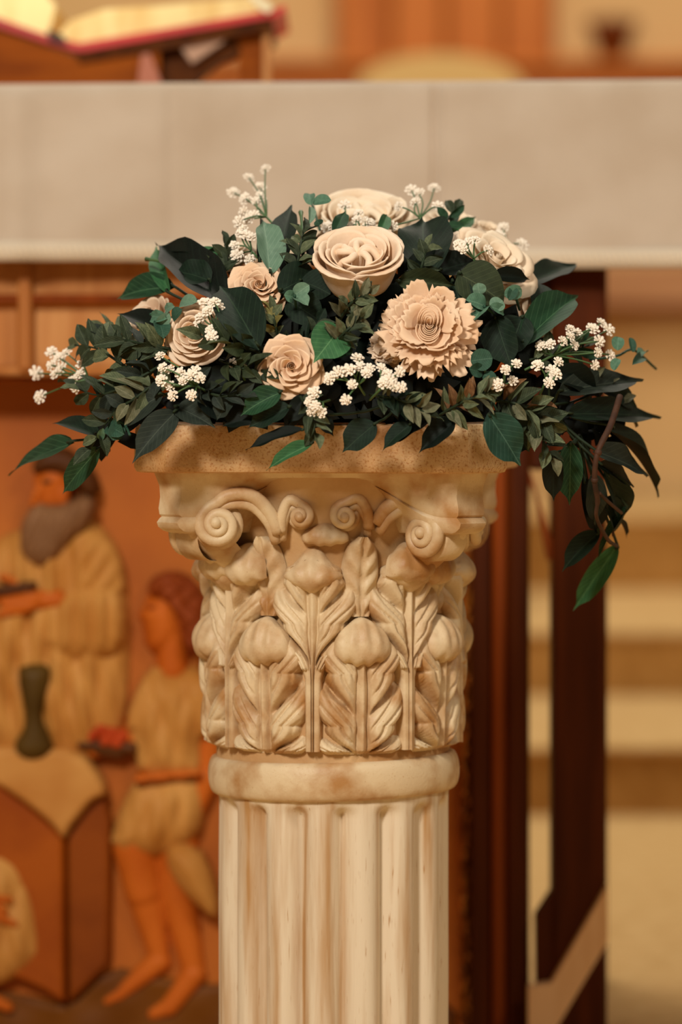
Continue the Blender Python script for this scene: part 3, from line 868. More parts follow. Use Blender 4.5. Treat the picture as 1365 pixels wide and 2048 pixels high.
for k in range(4):
    R4 = Matrix.Rotation(math.pi / 2 * k, 3, 'Z')
    for sg in (-1, 1):
        if sg < 0:
            c, r0 = loc(437, 1050, -.114), .0170
            arm = [loc(556, 1066, -.103), loc(540, 1026, -.108), loc(505, 992, -.112), loc(460, 990, -.114)]
            nv = (.10, -1, .05)
        else:
            c, r0 = loc(848, 1070, -.118), .0185
            arm = [loc(752, 1046, -.103), loc(776, 1014, -.106), loc(812, 996, -.110), loc(842, 1010, -.112)]
            nv = (-.75, -1, .05)
        volute('volute', R4 @ c, r0, 2.1, [R4 @ p for p in arm], R4 @ Vector(nv), .0052, -1 if sg > 0 else 1, .030)
    for sg in (-1, 1):
        if sg < 0:
            c, r0 = loc(601, 1032, -.112), .0085
            arm = [loc(562, 1064, -.103), loc(566, 1028, -.108), loc(580, 1000, -.111)]
        else:
            c, r0 = loc(690, 1032, -.112), .0100
            arm = [loc(738, 1056, -.103), loc(734, 1022, -.108), loc(716, 996, -.111)]
        volute('small_volute', R4 @ c, r0, 1.5, [R4 @ p for p in arm], R4 @ Vector((0, -1, .05)), .0042, -1 if sg < 0 else 1, .018)
    # fluted hoods: under the small volutes and below the corner volutes
    for (px, py0, py1, half, dp, rb) in ((650, 1046, 1092, .0205, .0150, .101), (852, 1086, 1166, .0225, .0230, .105), (434, 1088, 1172, .0210, .0200, .104)):
        q_ = loc(px, 1100, -.11)
        th0 = math.atan2(q_.x, -q_.y)
        g = bulb_grid(zf(py0), zf(py1), half, dp, rb, False, 4.0 if px == 650 else 3.4, th0)
        MB().grid([[R4 @ p for p in r] for r in g]).build('scallop', STONE, ped, world=False)
    # corner leaf that carries the abacus corner
    cr = []
    for j in range(25):
        v = j / 24
        row = []
        rr = interp([(0, .108), (.25, .120), (.55, .142), (.8, .156), (1, .158)], v)
        z = lerp(zc(1158), zc(1040), v)
        for i in range(25):
            s_ = -1 + i / 12
            wd = interp([(0, .010), (.3, .019), (1, .023)], v)
            dd = rr - .030 * abs(s_) ** 5 - .0012 * math.cos(s_ * 9)
            row.append(R4 @ (Matrix.Rotation(math.radians(45), 3, 'Z') @ Vector((s_ * wd, -dd, z))))
        cr.append(row)
    MB().grid(cr).build('corner_leaf', STONE, ped, world=False)

# neck ring
b = MB()
rows = []
for q in range(15):
    an = math.pi * q / 14
    r, z = .0955 + .0100 * math.sin(an) ** .55, lerp(zc(1579), zc(1503), .5 - .5 * math.cos(an))
    rows.append([cyl(r + jit(cyl(r, th, z), 45, .0004), th, z + .0022 * math.sin(th)) for th in [2 * math.pi * k / 96 for k in range(96)]])
b.grid(rows, close_v=True)
b.build('neck_ring', STONE, ped, world=False)
# shaft
NF = 16
rows = []
zs = [zc(1570), zc(1582), zc(1588), zc(1594), zc(1600), zc(1606), zc(1614), zc(1625), zc(1640)] + list(np.linspace(zc(1660), .085, 26))
for z in zs:
    py = H0 + (EYE - z) / 3.1 * F
    dep = sstep((py - 1584) / 26)
    row = []
    for k in range(NF * 14):
        th = 2 * math.pi * k / (NF * 14)
        u = (th + PHI - math.radians(5)) * NF / (2 * math.pi)
        f_ = abs(math.sin(math.pi * u))
        r = .0968 - .0125 * dep * (1 - f_) ** 1.3 - .0012 * dep * (1 - math.sin(math.pi * f_ / 2))
        row.append(cyl(r + jit((math.sin(th), math.cos(th), z), 9, .0004), th, z))
    rows.append(row)
MB().grid(rows, close_v=True).build('shaft', STONE_STREAK, ped, world=False)
b = MB()
prof = [(.09, .11), (.098, .108), (.103, .100), (.103, .092), (.098, .085), (.106, .082), (.116, .070), (.118, .056), (.112, .044), (.112, .042), (.09, .042)]
b.grid([[cyl(r, 2 * math.pi * k / 64, z) for k in range(64)] for r, z in prof], close_v=True)
b.box(-.13, .13, -.13, .13, 0, .043, .005)
b.build('base', STONE, ped, world=False)

# ------------------------------------------------------------------ the flower arrangement on the pedestal
def Yd(px, py, off=0.0):
    """distance of the arrangement's rounded front at a pixel; off > 0 lies further in"""
    q = 1 - ((px - 690) / 640) ** 2 - ((py - 880) / 520) ** 2 if py < 880 else 1 - ((px - 690) / 640) ** 2 - ((py - 880) / 420) ** 2
    y = 3.12 - .215 * math.sqrt(max(0.0, q))
    if py > 825 and 255 < px < 1015:
        y = min(y, 2.925)
    return y + off
def D(px, py, off=0.0):
    return P(px, py, Yd(px, py, off))

# foam block and the packed dark foliage around it
FOAM = mat('dark_green_foam', S(20, 28, 22), 0.95, S(14, 20, 16), 50.0, spec=0.05)
zt = EYE - (846 - H0) / F * 3.1
fb = MB()
g = []
for j in range(13):
    v = j / 12 * math.pi / 2
    ring = []
    for k in range(36):
        t = 2 * math.pi * k / 36
        r = math.cos(v) ** .7
        ring.append(Vector((XC + .135 * r * math.cos(t), YP + .115 * r * math.sin(t), zt + .001 + .125 * math.sin(v))))
    g.append(ring)
fb.grid(g, close_v=True)
fb.f.append(tuple(range(36))[::-1])
tag(fb.build('foam_block', FOAM), 'dark green florist foam block hidden under the leaves on the pedestal top', 'foam')

# ---- leaf meshes: unit length along x, unit width along y
LEAFM = {}
def leaf_mesh(shape, var, m):
    key = (shape, var, m)
    if key in LEAFM: return LEAFM[key]
    r = random.Random(hash((shape, var)) % 1000 if False else (len(shape) * 17 + var * 31))
    arch, fold_, tw, rip = r.uniform(.05, .20), r.uniform(.18, .46), r.uniform(-.5, .5), r.uniform(.0, .03)
    side_bend = r.uniform(-.06, .06)
    nx, ny = 18, 6
    pts = []
    for i in range(nx + 1):
        x = i / nx
        if shape == 'point':
            wd = 2.8 * (x ** .62) * ((1 - x) ** .92) * (1 if x < .70 else 1 - .62 * sstep((x - .70) / .22))
        elif shape == 'lance':
            wd = 1.0 * math.sin(math.pi * x ** .85) ** .9
        elif shape == 'broad':
            wd = 1.0 * min(1, (math.sin(math.pi * min(1, x ** .72)) ** .6)) if x < .985 else 0.04
        else:   # round
            wd = math.sqrt(max(0, 1 - (2 * min(1, x * 1.0) - 1) ** 2)) * (1 if x < .93 else .8)
        wd = max(wd, .012)
        row = []
        for j in range(ny + 1):
            s = -1 + 2 * j / ny
            y = s * .5 * wd
            a = tw * (x - .3) * .5
            z = fold_ * abs(y) * .8 - arch * 4 * (x - .45) ** 2 * .5 + rip * math.sin(x * 13 + s * 2) * abs(s)
            y2 = y * math.cos(a) - z * math.sin(a) * .5
            z2 = z + y * math.sin(a)
            row.append(Vector((x, y2 + side_bend * 4 * x * (1 - x), z2)))
        pts.append(row)
    b_ = MB().grid(pts)
    me = make_mesh('leaf', b_.v, b_.f, LF[m])
    LEAFM[key] = me
    return me
LR = random.Random(77)
def leaf(root, base, tip, wpx, m, shape='point', roll=None, var=None, lift=0.0):
    """one leaf from base to tip (world points), wpx wide in pixels at its own distance"""
    base, tip = Vector(base), Vector(tip)
    d = tip - base
    L = d.length
    X = d / L
    n = Vector((0, -1, .45 + lift)).normalized()
    n = n - X * n.dot(X)
    if n.length < .15:
        n = Vector((.2, -.3, 1)) - X * Vector((.2, -.3, 1)).dot(X)
    n.normalize()
    Q = Quaternion(X, math.radians(LR.uniform(-28, 28) if roll is None else roll))
    n = Q @ n
    Yv = n.cross(X)
    me = leaf_mesh(shape, LR.randrange(4) if var is None else var, m)
    o = bpy.data.objects.new('leaf', me)
    COL.objects.link(o)
    o.parent = root
    wd = M(wpx, (base.y + tip.y) / 2)
    mx = Matrix((X * L, Yv * wd, n * min(L, wd * 2.2))).transposed().to_4x4()
    mx.translation = base
    o.matrix_parent_inverse = Matrix.Translation(-root.location)
    o.matrix_basis = mx
    return o
def branch(name, label, items, origin, stem=STEM_DARK, cat='foliage', rad=.0012, group=None, shape='point'):
    """items: (base px, py, off, tip px, py, off, width px, material, roll[, shape])"""
    O = D(*origin)
    root = empty(name, O, label, cat, group)
    sm = MB()
    for it in items:
        b_, t_ = D(it[0], it[1], it[2]), D(it[3], it[4], it[5])
        leaf(root, b_, t_, it[6], it[7], it[9] if len(it) > 9 else shape, it[8])
        mid = (b_ + O) / 2 + Vector((0, .006, -.004))
        sm.tube(spline([O, mid, b_, b_ + (t_ - b_) * .05], 8), rad, 6)
    sm.build('stem', stem, root)
    return root

# ---- petals
def petal_mesh(fn, nu=11, nv=11, thick=.0004):
    pts = [[fn(-1 + 2 * i / (nu - 1), j / (nv - 1)) for j in range(nv)] for i in range(nu)]
    b_ = MB().grid(pts)
    return b_
PR = random.Random(4)
def petal(root, m, R, az, half, r0, r1, z0, z1, curl=.0, tip='round', jag=0.0, spiral=0.0, p=.8, wave=.0, curl_at=.65, nu=11, nv=11, thick=.014):
    ph = PR.uniform(0, 6.3)
    jr = [PR.uniform(0, 1) for _ in range(nu)]
    def fn(u, v):
        if tip == 'point': vm = 1 - .30 * abs(u)
        elif tip == 'jag': vm = 1 - .16 * u * u - jag * jr[int(round((u + 1) / 2 * (nu - 1)))] ** 2.2
        else: vm = 1 - .26 * u ** 4 - .05 * u * u
        vv = v * vm
        wd = half * (.42 + .58 * math.sin(min(vv * 1.4, 1) * math.pi / 2))
        a = az + u * wd
        r = r0 + (r1 - r0) * vv ** p + spiral * u
        c = max(0, (vv - curl_at) / (1 - curl_at))
        r += curl * c * c
        z = z0 + (z1 - z0) * vv ** .85 - abs(curl) * .75 * c ** 3 + wave * math.sin(3.2 * u + ph) * v
        r += wave * .8 * math.cos(2.7 * u + ph) * v
        return Vector((R * r * math.cos(a), R * r * math.sin(a), R * z))
    b_ = petal_mesh(fn, nu, nv)
    o = link('petal', make_mesh('petal', b_.v, b_.f, m), root, world=False)
    sd = o.modifiers.new('thickness', 'SOLIDIFY')
    sd.thickness = R * thick
    sd.offset = 0
    return o
def bud(root, m, R, r, z0, z1, turns=2.2):
    """rolled-up heart of the flower: one spiral petal"""
    n = 60
    rows = []
    for i in range(n):
        t = i / (n - 1)
        a = t * turns * 2 * math.pi
        rr = r * (.10 + .90 * t)
        rows.append([Vector((R * rr * q * math.cos(a), R * rr * q * math.sin(a), R * (z0 + (z1 - z0) * v - .10 * t * v))) for v, q in ((0, .7), (.4, .95), (.8, 1.0), (.95, .97), (1, .90))])
    b_ = MB().grid(rows)
    link('heart', make_mesh('heart', b_.v, b_.f, m), root, world=False)
def flower(label, px, py, Rpx, axis, kind, m=ROSE, off=0.0, spin=0.0, name='rose', cat='flower'):
    Y = Yd(px, py, off)
    R = M(Rpx, Y)
    ax = Vector(axis).normalized()
    q = Vector((0, 0, 1)).rotation_difference(ax) @ Quaternion((0, 0, 1), spin)
    h = {'cup': 1.0, 'garden': .95, 'spiral': .75, 'fold': .62, 'peony': .55, 'bud': 1.4}[kind]
    root = empty(name, P(px, py, Y) - ax * R * h * .85, label, cat, None, q)
    U = PR.uniform
    def ring(n, half, r0, r1, z0, z1, curl, tip='round', a0=0, **k):
        for i in range(n):
            petal(root, m, R, a0 + 2 * math.pi * i / n + U(-.12, .12), half * U(.92, 1.08), r0, r1 * U(.95, 1.05), z0, z1 * U(.96, 1.04), curl, tip, **k)
    if kind == 'cup':
        for k in range(7):      # fat folded petals crossing in the mouth
            a0 = k * 2.4
            c_, s_ = math.cos(a0), math.sin(a0)
            pts = [Vector((c_ * .06, s_ * .06, .45)), Vector((c_ * .10 - s_ * .05, s_ * .10 + c_ * .05, .84 + .03 * (k % 3))), Vector((c_ * .30 - s_ * .12, s_ * .30 + c_ * .12, .88 + .03 * (k % 2))), Vector((c_ * .46 - s_ * .04, s_ * .46 + c_ * .04, .78)), Vector((c_ * .5, s_ * .5, .5))]
            tb = MB().tube([q_ * R for q_ in spline(pts, 18)], [R * .085] * 18, 10)
            link('folded_petal', make_mesh('folded_petal', tb.v, tb.f, m), root, world=False)
        ring(4, .90, .10, .56, .10, .96, .03, a0=.9, spiral=.05, p=.6, thick=.03)
        ring(4, .95, .14, .72, .04, 1.02, .04, a0=.2, spiral=.06, p=.5, thick=.03)
        ring(3, 1.3, .34, .88, .0, 1.06, .09, a0=1.1, spiral=.06, p=.36, curl_at=.8, thick=.03)
        ring(4, 1.1, .42, 1.0, -.12, 1.0, .13, a0=.35, spiral=.06, p=.34, curl_at=.86, thick=.028)
    elif kind == 'garden':
        bud(root, m, R, .22, .2, .80, 2.4)
        ring(4, .95, .06, .36, .1, .86, .06, a0=.3, spiral=.06)
        ring(5, .90, .08, .54, .06, .88, .10, a0=.7, spiral=.07, wave=.02)
        ring(5, .95, .12, .74, .0, .84, .16, a0=.1, spiral=.07, wave=.03)
        ring(5, 1.0, .16, .90, -.05, .66, .22, a0=.8, spiral=.06, wave=.04)
        ring(5, 1.0, .16, 1.0, -.1, .44, .22, a0=.2, spiral=.06, wave=.04)
    elif kind == 'spiral':
        bud(root, m, R, .30, .35, .80, 4.2)
        for k in range(26):
            t = k / 25
            petal(root, m, R, k * 2.4 + U(-.1, .1), lerp(.95, .80, t), .1, lerp(.30, 1.0, t), lerp(.25, -.1, t), lerp(.80, .30, t ** 2.2), .03, 'round', spiral=.04, p=.55, curl_at=.8)
    elif kind == 'fold':
        bud(root, m, R, .16, .3, .66, 2.6)
        for k, (n, r1, z1, a0, hf) in enumerate(((3, .30, .66, .2, 1.05), (4, .46, .62, .9, .88), (5, .64, .54, .3, .78), (5, .84, .40, .9, .78), (6, 1.04, .20, .0, .70), (6, 1.10, .06, .52, .66))):
            ring(n, hf, .06, r1, .26 - .07 * k, z1, .03, 'point', a0=a0, spiral=.09, p=.75, curl_at=.7)
    elif kind == 'peony':
        # long oval heart of thin nested petals
        for k in range(9):
            t = k / 8
            for sgn in (0, 1):
                o = petal(root, m, R, math.pi * sgn + .25 * math.sin(k * 2.1), 1.35, .02, lerp(.07, .40, t), .15, lerp(.66, .56, t), .02, 'round', spiral=.02, p=.5, wave=.008)
                o.scale = (1.0, .72, 1)
                o.rotation_euler = (0, 0, 1.25)
        for k, (n, r1, z1, hf, jg) in enumerate(((5, .54, .60, .75, .14), (6, .68, .54, .70, .22), (6, .82, .44, .66, .30), (7, .94, .28, .62, .34), (7, 1.02, .10, .58, .34), (6, 1.06, -.06, .56, .30))):
            for i in range(n):
                petal(root, m, R, k * .45 + 2 * math.pi * i / n + U(-.25, .25), hf * U(.8, 1.15), .10, r1 * U(.86, 1.08), .12 - .06 * k, z1 + U(-.07, .09), U(-.03, .10), 'jag', jag=jg, spiral=U(-.05, .05), wave=U(.02, .07), nu=19, curl_at=.7, thick=.014)
    elif kind == 'bud':
        bud(root, m, R, .35, .3, 1.25, 2.0)
        ring(3, 1.2, .12, .60, 0, 1.35, .05, a0=.3, spiral=.06, p=.5)
        ring(4, 1.1, .2, .85, -.05, 1.25, .10, a0=1.0, spiral=.05, p=.45)
    # green calyx and stem below
    b_ = MB()
    b_.ball((0, 0, -.12 * R), .26 * R, 10, 6)
    b_.tube([(0, 0, -.2 * R), (0, 0, -.2 * R - .03)], .002, 6)
    link('calyx', make_mesh('calyx', b_.v, b_.f, STEM_DARK), root, world=False)
    return root

flower('large cup-shaped cream rose at the centre of the arrangement', 716, 508, 87, (.02, -.62, .80), 'cup', ROSE, -.02, .4)
flower('big ruffled peach flower with ragged petal edges and an oval heart', 858, 650, 102, (.03, -.93, .34), 'peony', ROSE_PEACH, -.03, .2, 'ruffled_flower')
flower('small folded-petal rose facing forward below the centre rose, above the abacus edge', 583, 732, 66, (.05, -1, .10), 'fold', ROSE_PEACH, -.025, .3)
flower('round cream rose of tight spiral petals at the left, behind a sprig of tiny blooms', 388, 664, 70, (-.24, -.95, .22), 'spiral', ROSE, -.01, 0)
flower('small folded-petal rose between the upright pair of leaves and the broad dark leaf', 518, 568, 60, (.08, -.90, .40), 'fold', ROSE_PEACH, -.005, .9)
flower('pale rose half hidden behind the upper left tiny blooms', 452, 500, 50, (-.3, -.35, .88), 'garden', ROSE_PALE, .06, .5)
flower('cream rose bud covered by a dark pointed leaf at the far left', 296, 622, 50, (-.45, -.55, .6), 'bud', ROSE, .05, .2)
flower('large pale rose at the top of the arrangement, blurred behind the centre rose', 726, 428, 92, (.0, -.50, .86), 'cup', ROSE_PALE, .09, .8)
flower('pale rose at the upper right behind the dark triangular leaf', 908, 432, 58, (.2, -.4, .88), 'garden', ROSE_PALE, .085, .1)
flower('large pale rose at the right above the arched olive leaf', 1000, 506, 86, (.42, -.58, .68), 'garden', ROSE_PALE, .0, 1.2)
flower('cream rose tucked behind the long green leaf at the right', 1080, 632, 48, (.6, -.6, .35), 'garden', ROSE, .035, .3)
flower('flat cream petals showing at the lower left of the ruffled flower', 776, 695, 48, (-.3, -.9, .1), 'peony', ROSE, .03, .6)
flower('small pale bloom at the back between the two upper right roses', 982, 452, 34, (.3, -.4, .85), 'garden', ROSE_PALE, .11, .6)
flower('scrap of cream rose under the broad dark leaf left of the centre', 482, 652, 26, (.2, -.9, .3), 'fold', ROSE, .02, .6)
flower('cream bloom low at the back between the upright leaves and the centre rose', 606, 462, 40, (.0, -.4, .9), 'garden', ROSE_PALE, .09, .2)

# ---- big leaves, branch by branch (pixels of the photograph)
branch('trailing_branch', 'branch of three smooth green leaves drooping lowest at the left end', [
    (142, 882, .0, 8, 945, -.01, 62, 'green', 10), (196, 897, -.01, 118, 992, -.015, 52, 'green', -20), (196, 868, -.01, 100, 838, -.0, 48, 'dark', 15)], (230, 850, .03), cat='branch')
branch('corner_leaf_spray', 'two grey green leaves drooping over the left corner of the abacus', [
    (352, 820, -.02, 263, 922, -.02, 64, 'grey', 0), (322, 786, -.02, 234, 852, -.02, 72, 'grey', 10)], (380, 790, .03), cat='branch')
branch('dark_leaf_spray', 'five broad leaves fanning to the upper left, the largest nearly black', [
    (448, 606, -.012, 308, 478, .01, 98, 'black', 5), (444, 512, .02, 326, 500, .03, 44, 'bright', 30), (336, 584, .04, 308, 486, .05, 36, 'bright', -30),
    (345, 570, .05, 224, 592, .06, 62, 'green', 0), (344, 672, .0, 230, 617, .01, 56, 'black', 10), (420, 560, .0, 352, 540, .0, 60, 'dark', 0, 'broad')], (440, 610, .05), cat='branch')
MB().tube(spline([D(345, 540, .03), D(325, 524, .02), D(293, 518, .02)], 8), [.0013] * 7 + [.002], 6).build('bare_stalk', STEM, [o for o in bpy.data.objects if o.name == 'dark_leaf_spray'][0])
branch('upright_leaf_pair', 'two upright leaves behind the small folded rose, one dark and one sage', [
    (556, 540, .01, 580, 400, .02, 66, 'dark', -25), (541, 545, -.005, 527, 432, .0, 62, 'sage', 20), (520, 520, .02, 528, 425, .025, 40, 'dark', 40)], (545, 570, .05), cat='branch')
branch('broad_dark_leaf', 'broad dark green leaf lying over the lower edge of the small folded rose', [
    (516, 690, -.035, 436, 556, -.02, 96, 'dark', 0)], (530, 690, .03), cat='leaf')
branch('round_dark_leaves', 'round dark leaves behind the pale three-leaved eucalyptus tip', [
    (560, 580, .0, 640, 545, .02, 76, 'dark', 0, 'round'), (575, 600, -.002, 640, 640, .0, 70, 'dark', 10, 'round'), (600, 560, .01, 660, 585, .01, 70, 'dark', 0, 'round'), (552, 600, .01, 545, 545, .01, 50, 'dark', 30)], (590, 600, .05), cat='leaf')
branch('mid_green_leaf', 'mid green leaf leaning against the right side of the forward facing rose', [
    (684, 652, -.02, 630, 722, -.03, 84, 'bright', -15), (700, 690, -.01, 650, 712, -.02, 60, 'green', 10)], (700, 660, .03), cat='leaf')
branch('dark_triangular_leaf', 'dark triangular leaf standing behind and right of the centre rose', [
    (848, 548, .0, 846, 428, .02, 112, 'dark', 0), (812, 545, .0, 928, 500, .01, 64, 'black', 0)], (850, 540, .05), cat='leaf')
branch('arched_leaves', 'olive leaves arching between the ruffled flower and the right rose', [
    (796, 562, -.01, 914, 570, -.012, 52, 'olive', 20), (918, 545, -.012, 1008, 602, -.015, 92, 'olive', 5, 'broad'), (984, 552, -.012, 1066, 556, .0, 36, 'black', 10), (905, 560, .0, 935, 640, .0, 60, 'dark', 0), (880, 540, .0, 960, 520, .0, 60, 'black', 0)], (900, 590, .05), cat='leaf')
branch('right_leaf_pair', 'dark pointed leaf at the cloth hem with a rounder leaf below it, at the right', [
    (1056, 566, .05, 1156, 524, .06, 58, 'dark', 0), (1090, 640, .03, 1082, 560, .03, 64, 'dark', 20, 'broad'), (620, 440, .06, 660, 452, .06, 20, 'green', 0)][:2], (1040, 610, .07), cat='leaf')
branch('long_green_leaf', 'long green leaf pointing up to the right beside the right rose', [
    (1046, 684, -.005, 1164, 578, .0, 74, 'green', 0)], (1030, 700, .03), cat='leaf')
branch('inner_dark_leaves', 'dark leaves filling the space below the right eucalyptus tip', [
    (990, 632, -.01, 1026, 742, -.012, 74, 'dark', 20), (1046, 632, .0, 1012, 720, .0, 70, 'dark', -10), (960, 600, .0, 985, 700, .0, 60, 'black', 0), (1040, 690, .01, 1090, 740, .01, 50, 'black', 0)], (1000, 640, .05), cat='leaf')
branch('right_fan_branch', 'branch of long pointed leaves fanning out at the far right', [
    (1118, 782, -.0, 1292, 756, .0, 66, 'grey', 0), (1136, 826, -.012, 1328, 832, -.005, 64, 'dark', 5), (1222, 850, -.004, 1332, 986, .0, 66, 'dark', -30), (1192, 900, -.015, 1302, 950, -.012, 62, 'grey', 0),
    (1200, 925, -.01, 1272, 974, -.005, 36, 'black', 10), (1205, 775, .03, 1282, 812, .03, 50, 'dark', 0), (1100, 745, .01, 1210, 790, .01, 60, 'black', 0)], (1100, 810, .03), cat='branch')
hang = branch('hanging_branch', 'branch hanging at the right end with a bare brown twig and a bright lowest leaf', [
    (1142, 884, -.012, 1140, 1012, -.01, 54, 'green', 0), (1108, 906, -.01, 1107, 1006, -.01, 44, 'black', 10), (1190, 946, -.012, 1192, 1052, -.008, 46, 'grey', -10), (1216, 948, -.008, 1252, 1048, -.004, 54, 'dark', 10),
    (1212, 1000, -.004, 1236, 1072, -.002, 56, 'dark', 0, 'broad'), (1198, 1062, .006, 1120, 1142, .01, 48, 'dark', 10), (1254, 1010, -.012, 1188, 1128, -.014, 24, 'green', 35), (1236, 1090, -.012, 1143, 1226, -.01, 46, 'bright', -10), (1170, 960, .0, 1200, 1075, .0, 56, 'black', 0), (1235, 1030, .01, 1258, 1074, .012, 20, 'black', 0)], (1160, 870, .02), cat='branch')
tw = MB()
tw.tube(spline([D(1241, 792, -.03), D(1222, 850, -.034), D(1196, 905, -.034), D(1190, 960, -.03), D(1196, 1000, -.028), D(1194, 1035, -.026), D(1216, 1078, -.018), D(1234, 1092, -.014)], 40), [.0026] * 10 + [.0022] * 14 + [.0016] * 16, 8)
tw.tube(spline([D(1198, 985, -.03), D(1218, 1004, -.024), D(1244, 1026, -.016)], 10), .0015, 8)
tw.ball(D(1197, 905, -.034), .0032); tw.ball(D(1190, 960, -.03), .003)
tw.build('twig', TWIG, hang)
branch('front_blue_leaf', 'blue green leaf hanging past the right corner of the abacus', [
    (978, 828, -.025, 1044, 932, -.03, 84, 'blue', 0), (1010, 830, -.01, 1062, 905, -.005, 60, 'dark', 10)], (985, 800, .03), cat='leaf')
branch('dangling_leaf_pair', 'two narrow leaves dangling in front of the middle of the abacus', [
    (609, 858, -.02, 490, 898, -.012, 32, 'black', 25), (626, 884, -.022, 528, 938, -.012, 34, 'bright', 10)], (612, 820, .0), cat='leaf')
branch('front_dark_leaves', 'dark pointed leaves hanging over the front edge of the abacus right of the middle', [
    (752, 846, -.012, 684, 905, -.01, 62, 'dark', 0), (822, 846, -.012, 762, 900, -.01, 44, 'dark', 20), (908, 838, -.012, 836, 904, -.01, 48, 'black', 0), (860, 840, -.01, 772, 892, -.008, 36, 'black', 20), (640, 830, -.01, 668, 872, -.01, 30, 'black', 0)], (800, 800, .02), cat='leaf')
branch('front_left_leaves', 'dark green leaves along the front left edge of the abacus below the forward facing rose', [
    (352, 812, -.012, 428, 850, -.014, 58, 'grey', 0), (580, 812, -.016, 494, 856, -.016, 50, 'dark', 0), (562, 782, -.02, 476, 830, -.02, 54, 'green', 0), (466, 790, -.015, 432, 842, -.015, 46, 'grey', 20), (400, 790, -.01, 460, 846, -.01, 50, 'black', 0), (520, 830, -.01, 440, 852, -.01, 36, 'black', 0), (620, 790, -.01, 575, 850, -.01, 40, 'black', 0)], (480, 780, .03), cat='leaf')
branch('top_small_leaves', 'small green leaves poking up between the top rose and the centre rose', [
    (668, 470, .02, 692, 420, .02, 30, 'green', 10), (760, 470, .02, 778, 424, .03, 26, 'bright', 20), (905, 470, .05, 955, 430, .06, 26, 'bright', 10), (905, 455, .05, 916, 418, .05, 20, 'green', 0)], (760, 500, .06), cat='leaf')
branch('low_left_leaves', 'dark inner leaves behind the low left tiny blooms', [
    (420, 760, .0, 330, 800, .0, 60, 'black', 0), (470, 740, .0, 400, 800, .0, 60, 'black', 0), (260, 760, .01, 200, 830, .01, 60, 'dark', 0), (300, 800, .0, 235, 870, .0, 50, 'black', 0), (480, 720, .005, 540, 690, .005, 50, 'dark', 0)], (400, 740, .05), cat='leaf')

# ---- small-leaved sprigs
def small_sprig(label, pts, n, lpx, mats, name='boxwood_sprig', spread=55, wide=.46, seed=0, shape='lance', end=True):
    r = random.Random(seed)
    P3 = [D(*p) for p in pts]
    st = spline(P3, 24)
    root = empty(name, P3[0], label, 'sprig')
    MB().tube(st, [.0012] * 16 + [.0008] * 8, 6).build('stem', STEM_DARK, root)
    for k in range(n):
        t = .12 + .84 * k / max(1, n - 1)
        i = min(22, int(t * 23))
        p, d = st[i], (st[i + 1] - st[i]).normalized()
        side = Vector((0, -1, 0)).cross(d)
        if side.length < .1: side = Vector((1, 0, 0))
        side.normalize()
        sg = -1 if k % 2 else 1
        an = math.radians(r.uniform(spread * .5, spread * 1.25)) * (1 - .35 * t)
        if k == n - 1 and end: an = 0
        dr = (d * math.cos(an) + side * sg * math.sin(an) + Vector((0, r.uniform(-.75, .25), r.uniform(-.1, .35)))).normalized()
        lpx2 = lpx * 1.15
        L = M(lpx2, p.y) * r.uniform(.75, 1.15) * (1 - .2 * t)
        leaf(root, p, p + dr * L, lpx * wide * r.uniform(.85, 1.15), r.choice(mats), shape, r.uniform(-50, 50), r.randrange(4))
    return root
BX = ['boxd', 'boxd', 'box', 'box', 'grey']
small_sprig('small-leaved sprig reaching furthest left above the lowest branch', [(330, 770, .02), (270, 745, 0), (200, 700, 0), (150, 690, .01)], 16, 62, ['boxd', 'box', 'boxd'], seed=1)
small_sprig('small-leaved sprig sweeping down left beside the drooping grey leaves', [(340, 720, 0), (270, 760, -.02), (200, 790, -.02), (140, 770, -.01)], 16, 60, BX, seed=2)
small_sprig('small-leaved sprig left of the spiral rose', [(350, 700, 0), (300, 690, -.015), (250, 680, -.015), (200, 668, 0)], 13, 60, BX, seed=3)
small_sprig('sprig with dusty narrow tips above the drooping grey leaves', [(330, 750, -.01), (280, 790, -.025), (225, 830, -.025), (175, 905, -.02)], 15, 54, ['boxd', 'box', 'dusty', 'grey'], seed=4)
small_sprig('pale tipped sprig behind the far left bud', [(320, 660, .05), (260, 665, .05), (205, 662, .06)], 9, 52, ['box', 'dusty', 'boxd'], seed=5)
small_sprig('olive sprig lying across the right side of the spiral rose', [(520, 705, -.01), (470, 690, -.03), (400, 672, -.04)], 9, 58, ['olive', 'box', 'olive'], seed=6)
small_sprig('yellowish sprig between the two folded-petal roses', [(560, 690, .0), (550, 645, -.02), (545, 618, -.02)], 10, 40, ['yellow', 'dusty', 'box'], seed=7)
stalks = small_sprig('sprig standing left of the centre rose, topped by thin bare stalks', [(590, 560, .02), (600, 500, 0), (608, 455, .01)], 13, 44, ['boxd', 'box'], seed=8, spread=70)
MB().tube(spline([D(607, 500, .02), D(606, 465, .02), D(602, 424, .02)], 10), [.0013] * 9 + [.0022], 6).build('bare_stalk', STEM, stalks)
MB().tube(spline([D(607, 480, .02), D(598, 450, .025), D(584, 466, .03)], 10), .0010, 6).build('bare_stalk', STEM, stalks)
small_sprig('sprig hugging the underside of the centre rose', [(680, 640, 0), (705, 605, -.03), (740, 585, -.035)], 14, 42, ['box', 'boxd', 'dusty'], seed=9, spread=75)
small_sprig('sprig of grey green leaflets left of the ruffled flower', [(660, 700, 0), (690, 665, -.03), (725, 635, -.035)], 18, 42, ['box', 'boxd', 'boxd', 'dusty'], seed=10, spread=75)
small_sprig('small upright sprig between the dark triangular leaf and the ruffled flower', [(838, 560, 0), (846, 525, -.02), (856, 492, -.02)], 9, 42, ['boxd', 'box'], seed=11, spread=70)
small_sprig('sprig at the upper right behind the triangular leaf', [(880, 470, .04), (895, 440, .04), (912, 418, .04)], 6, 44, ['boxd', 'green'], seed=12)
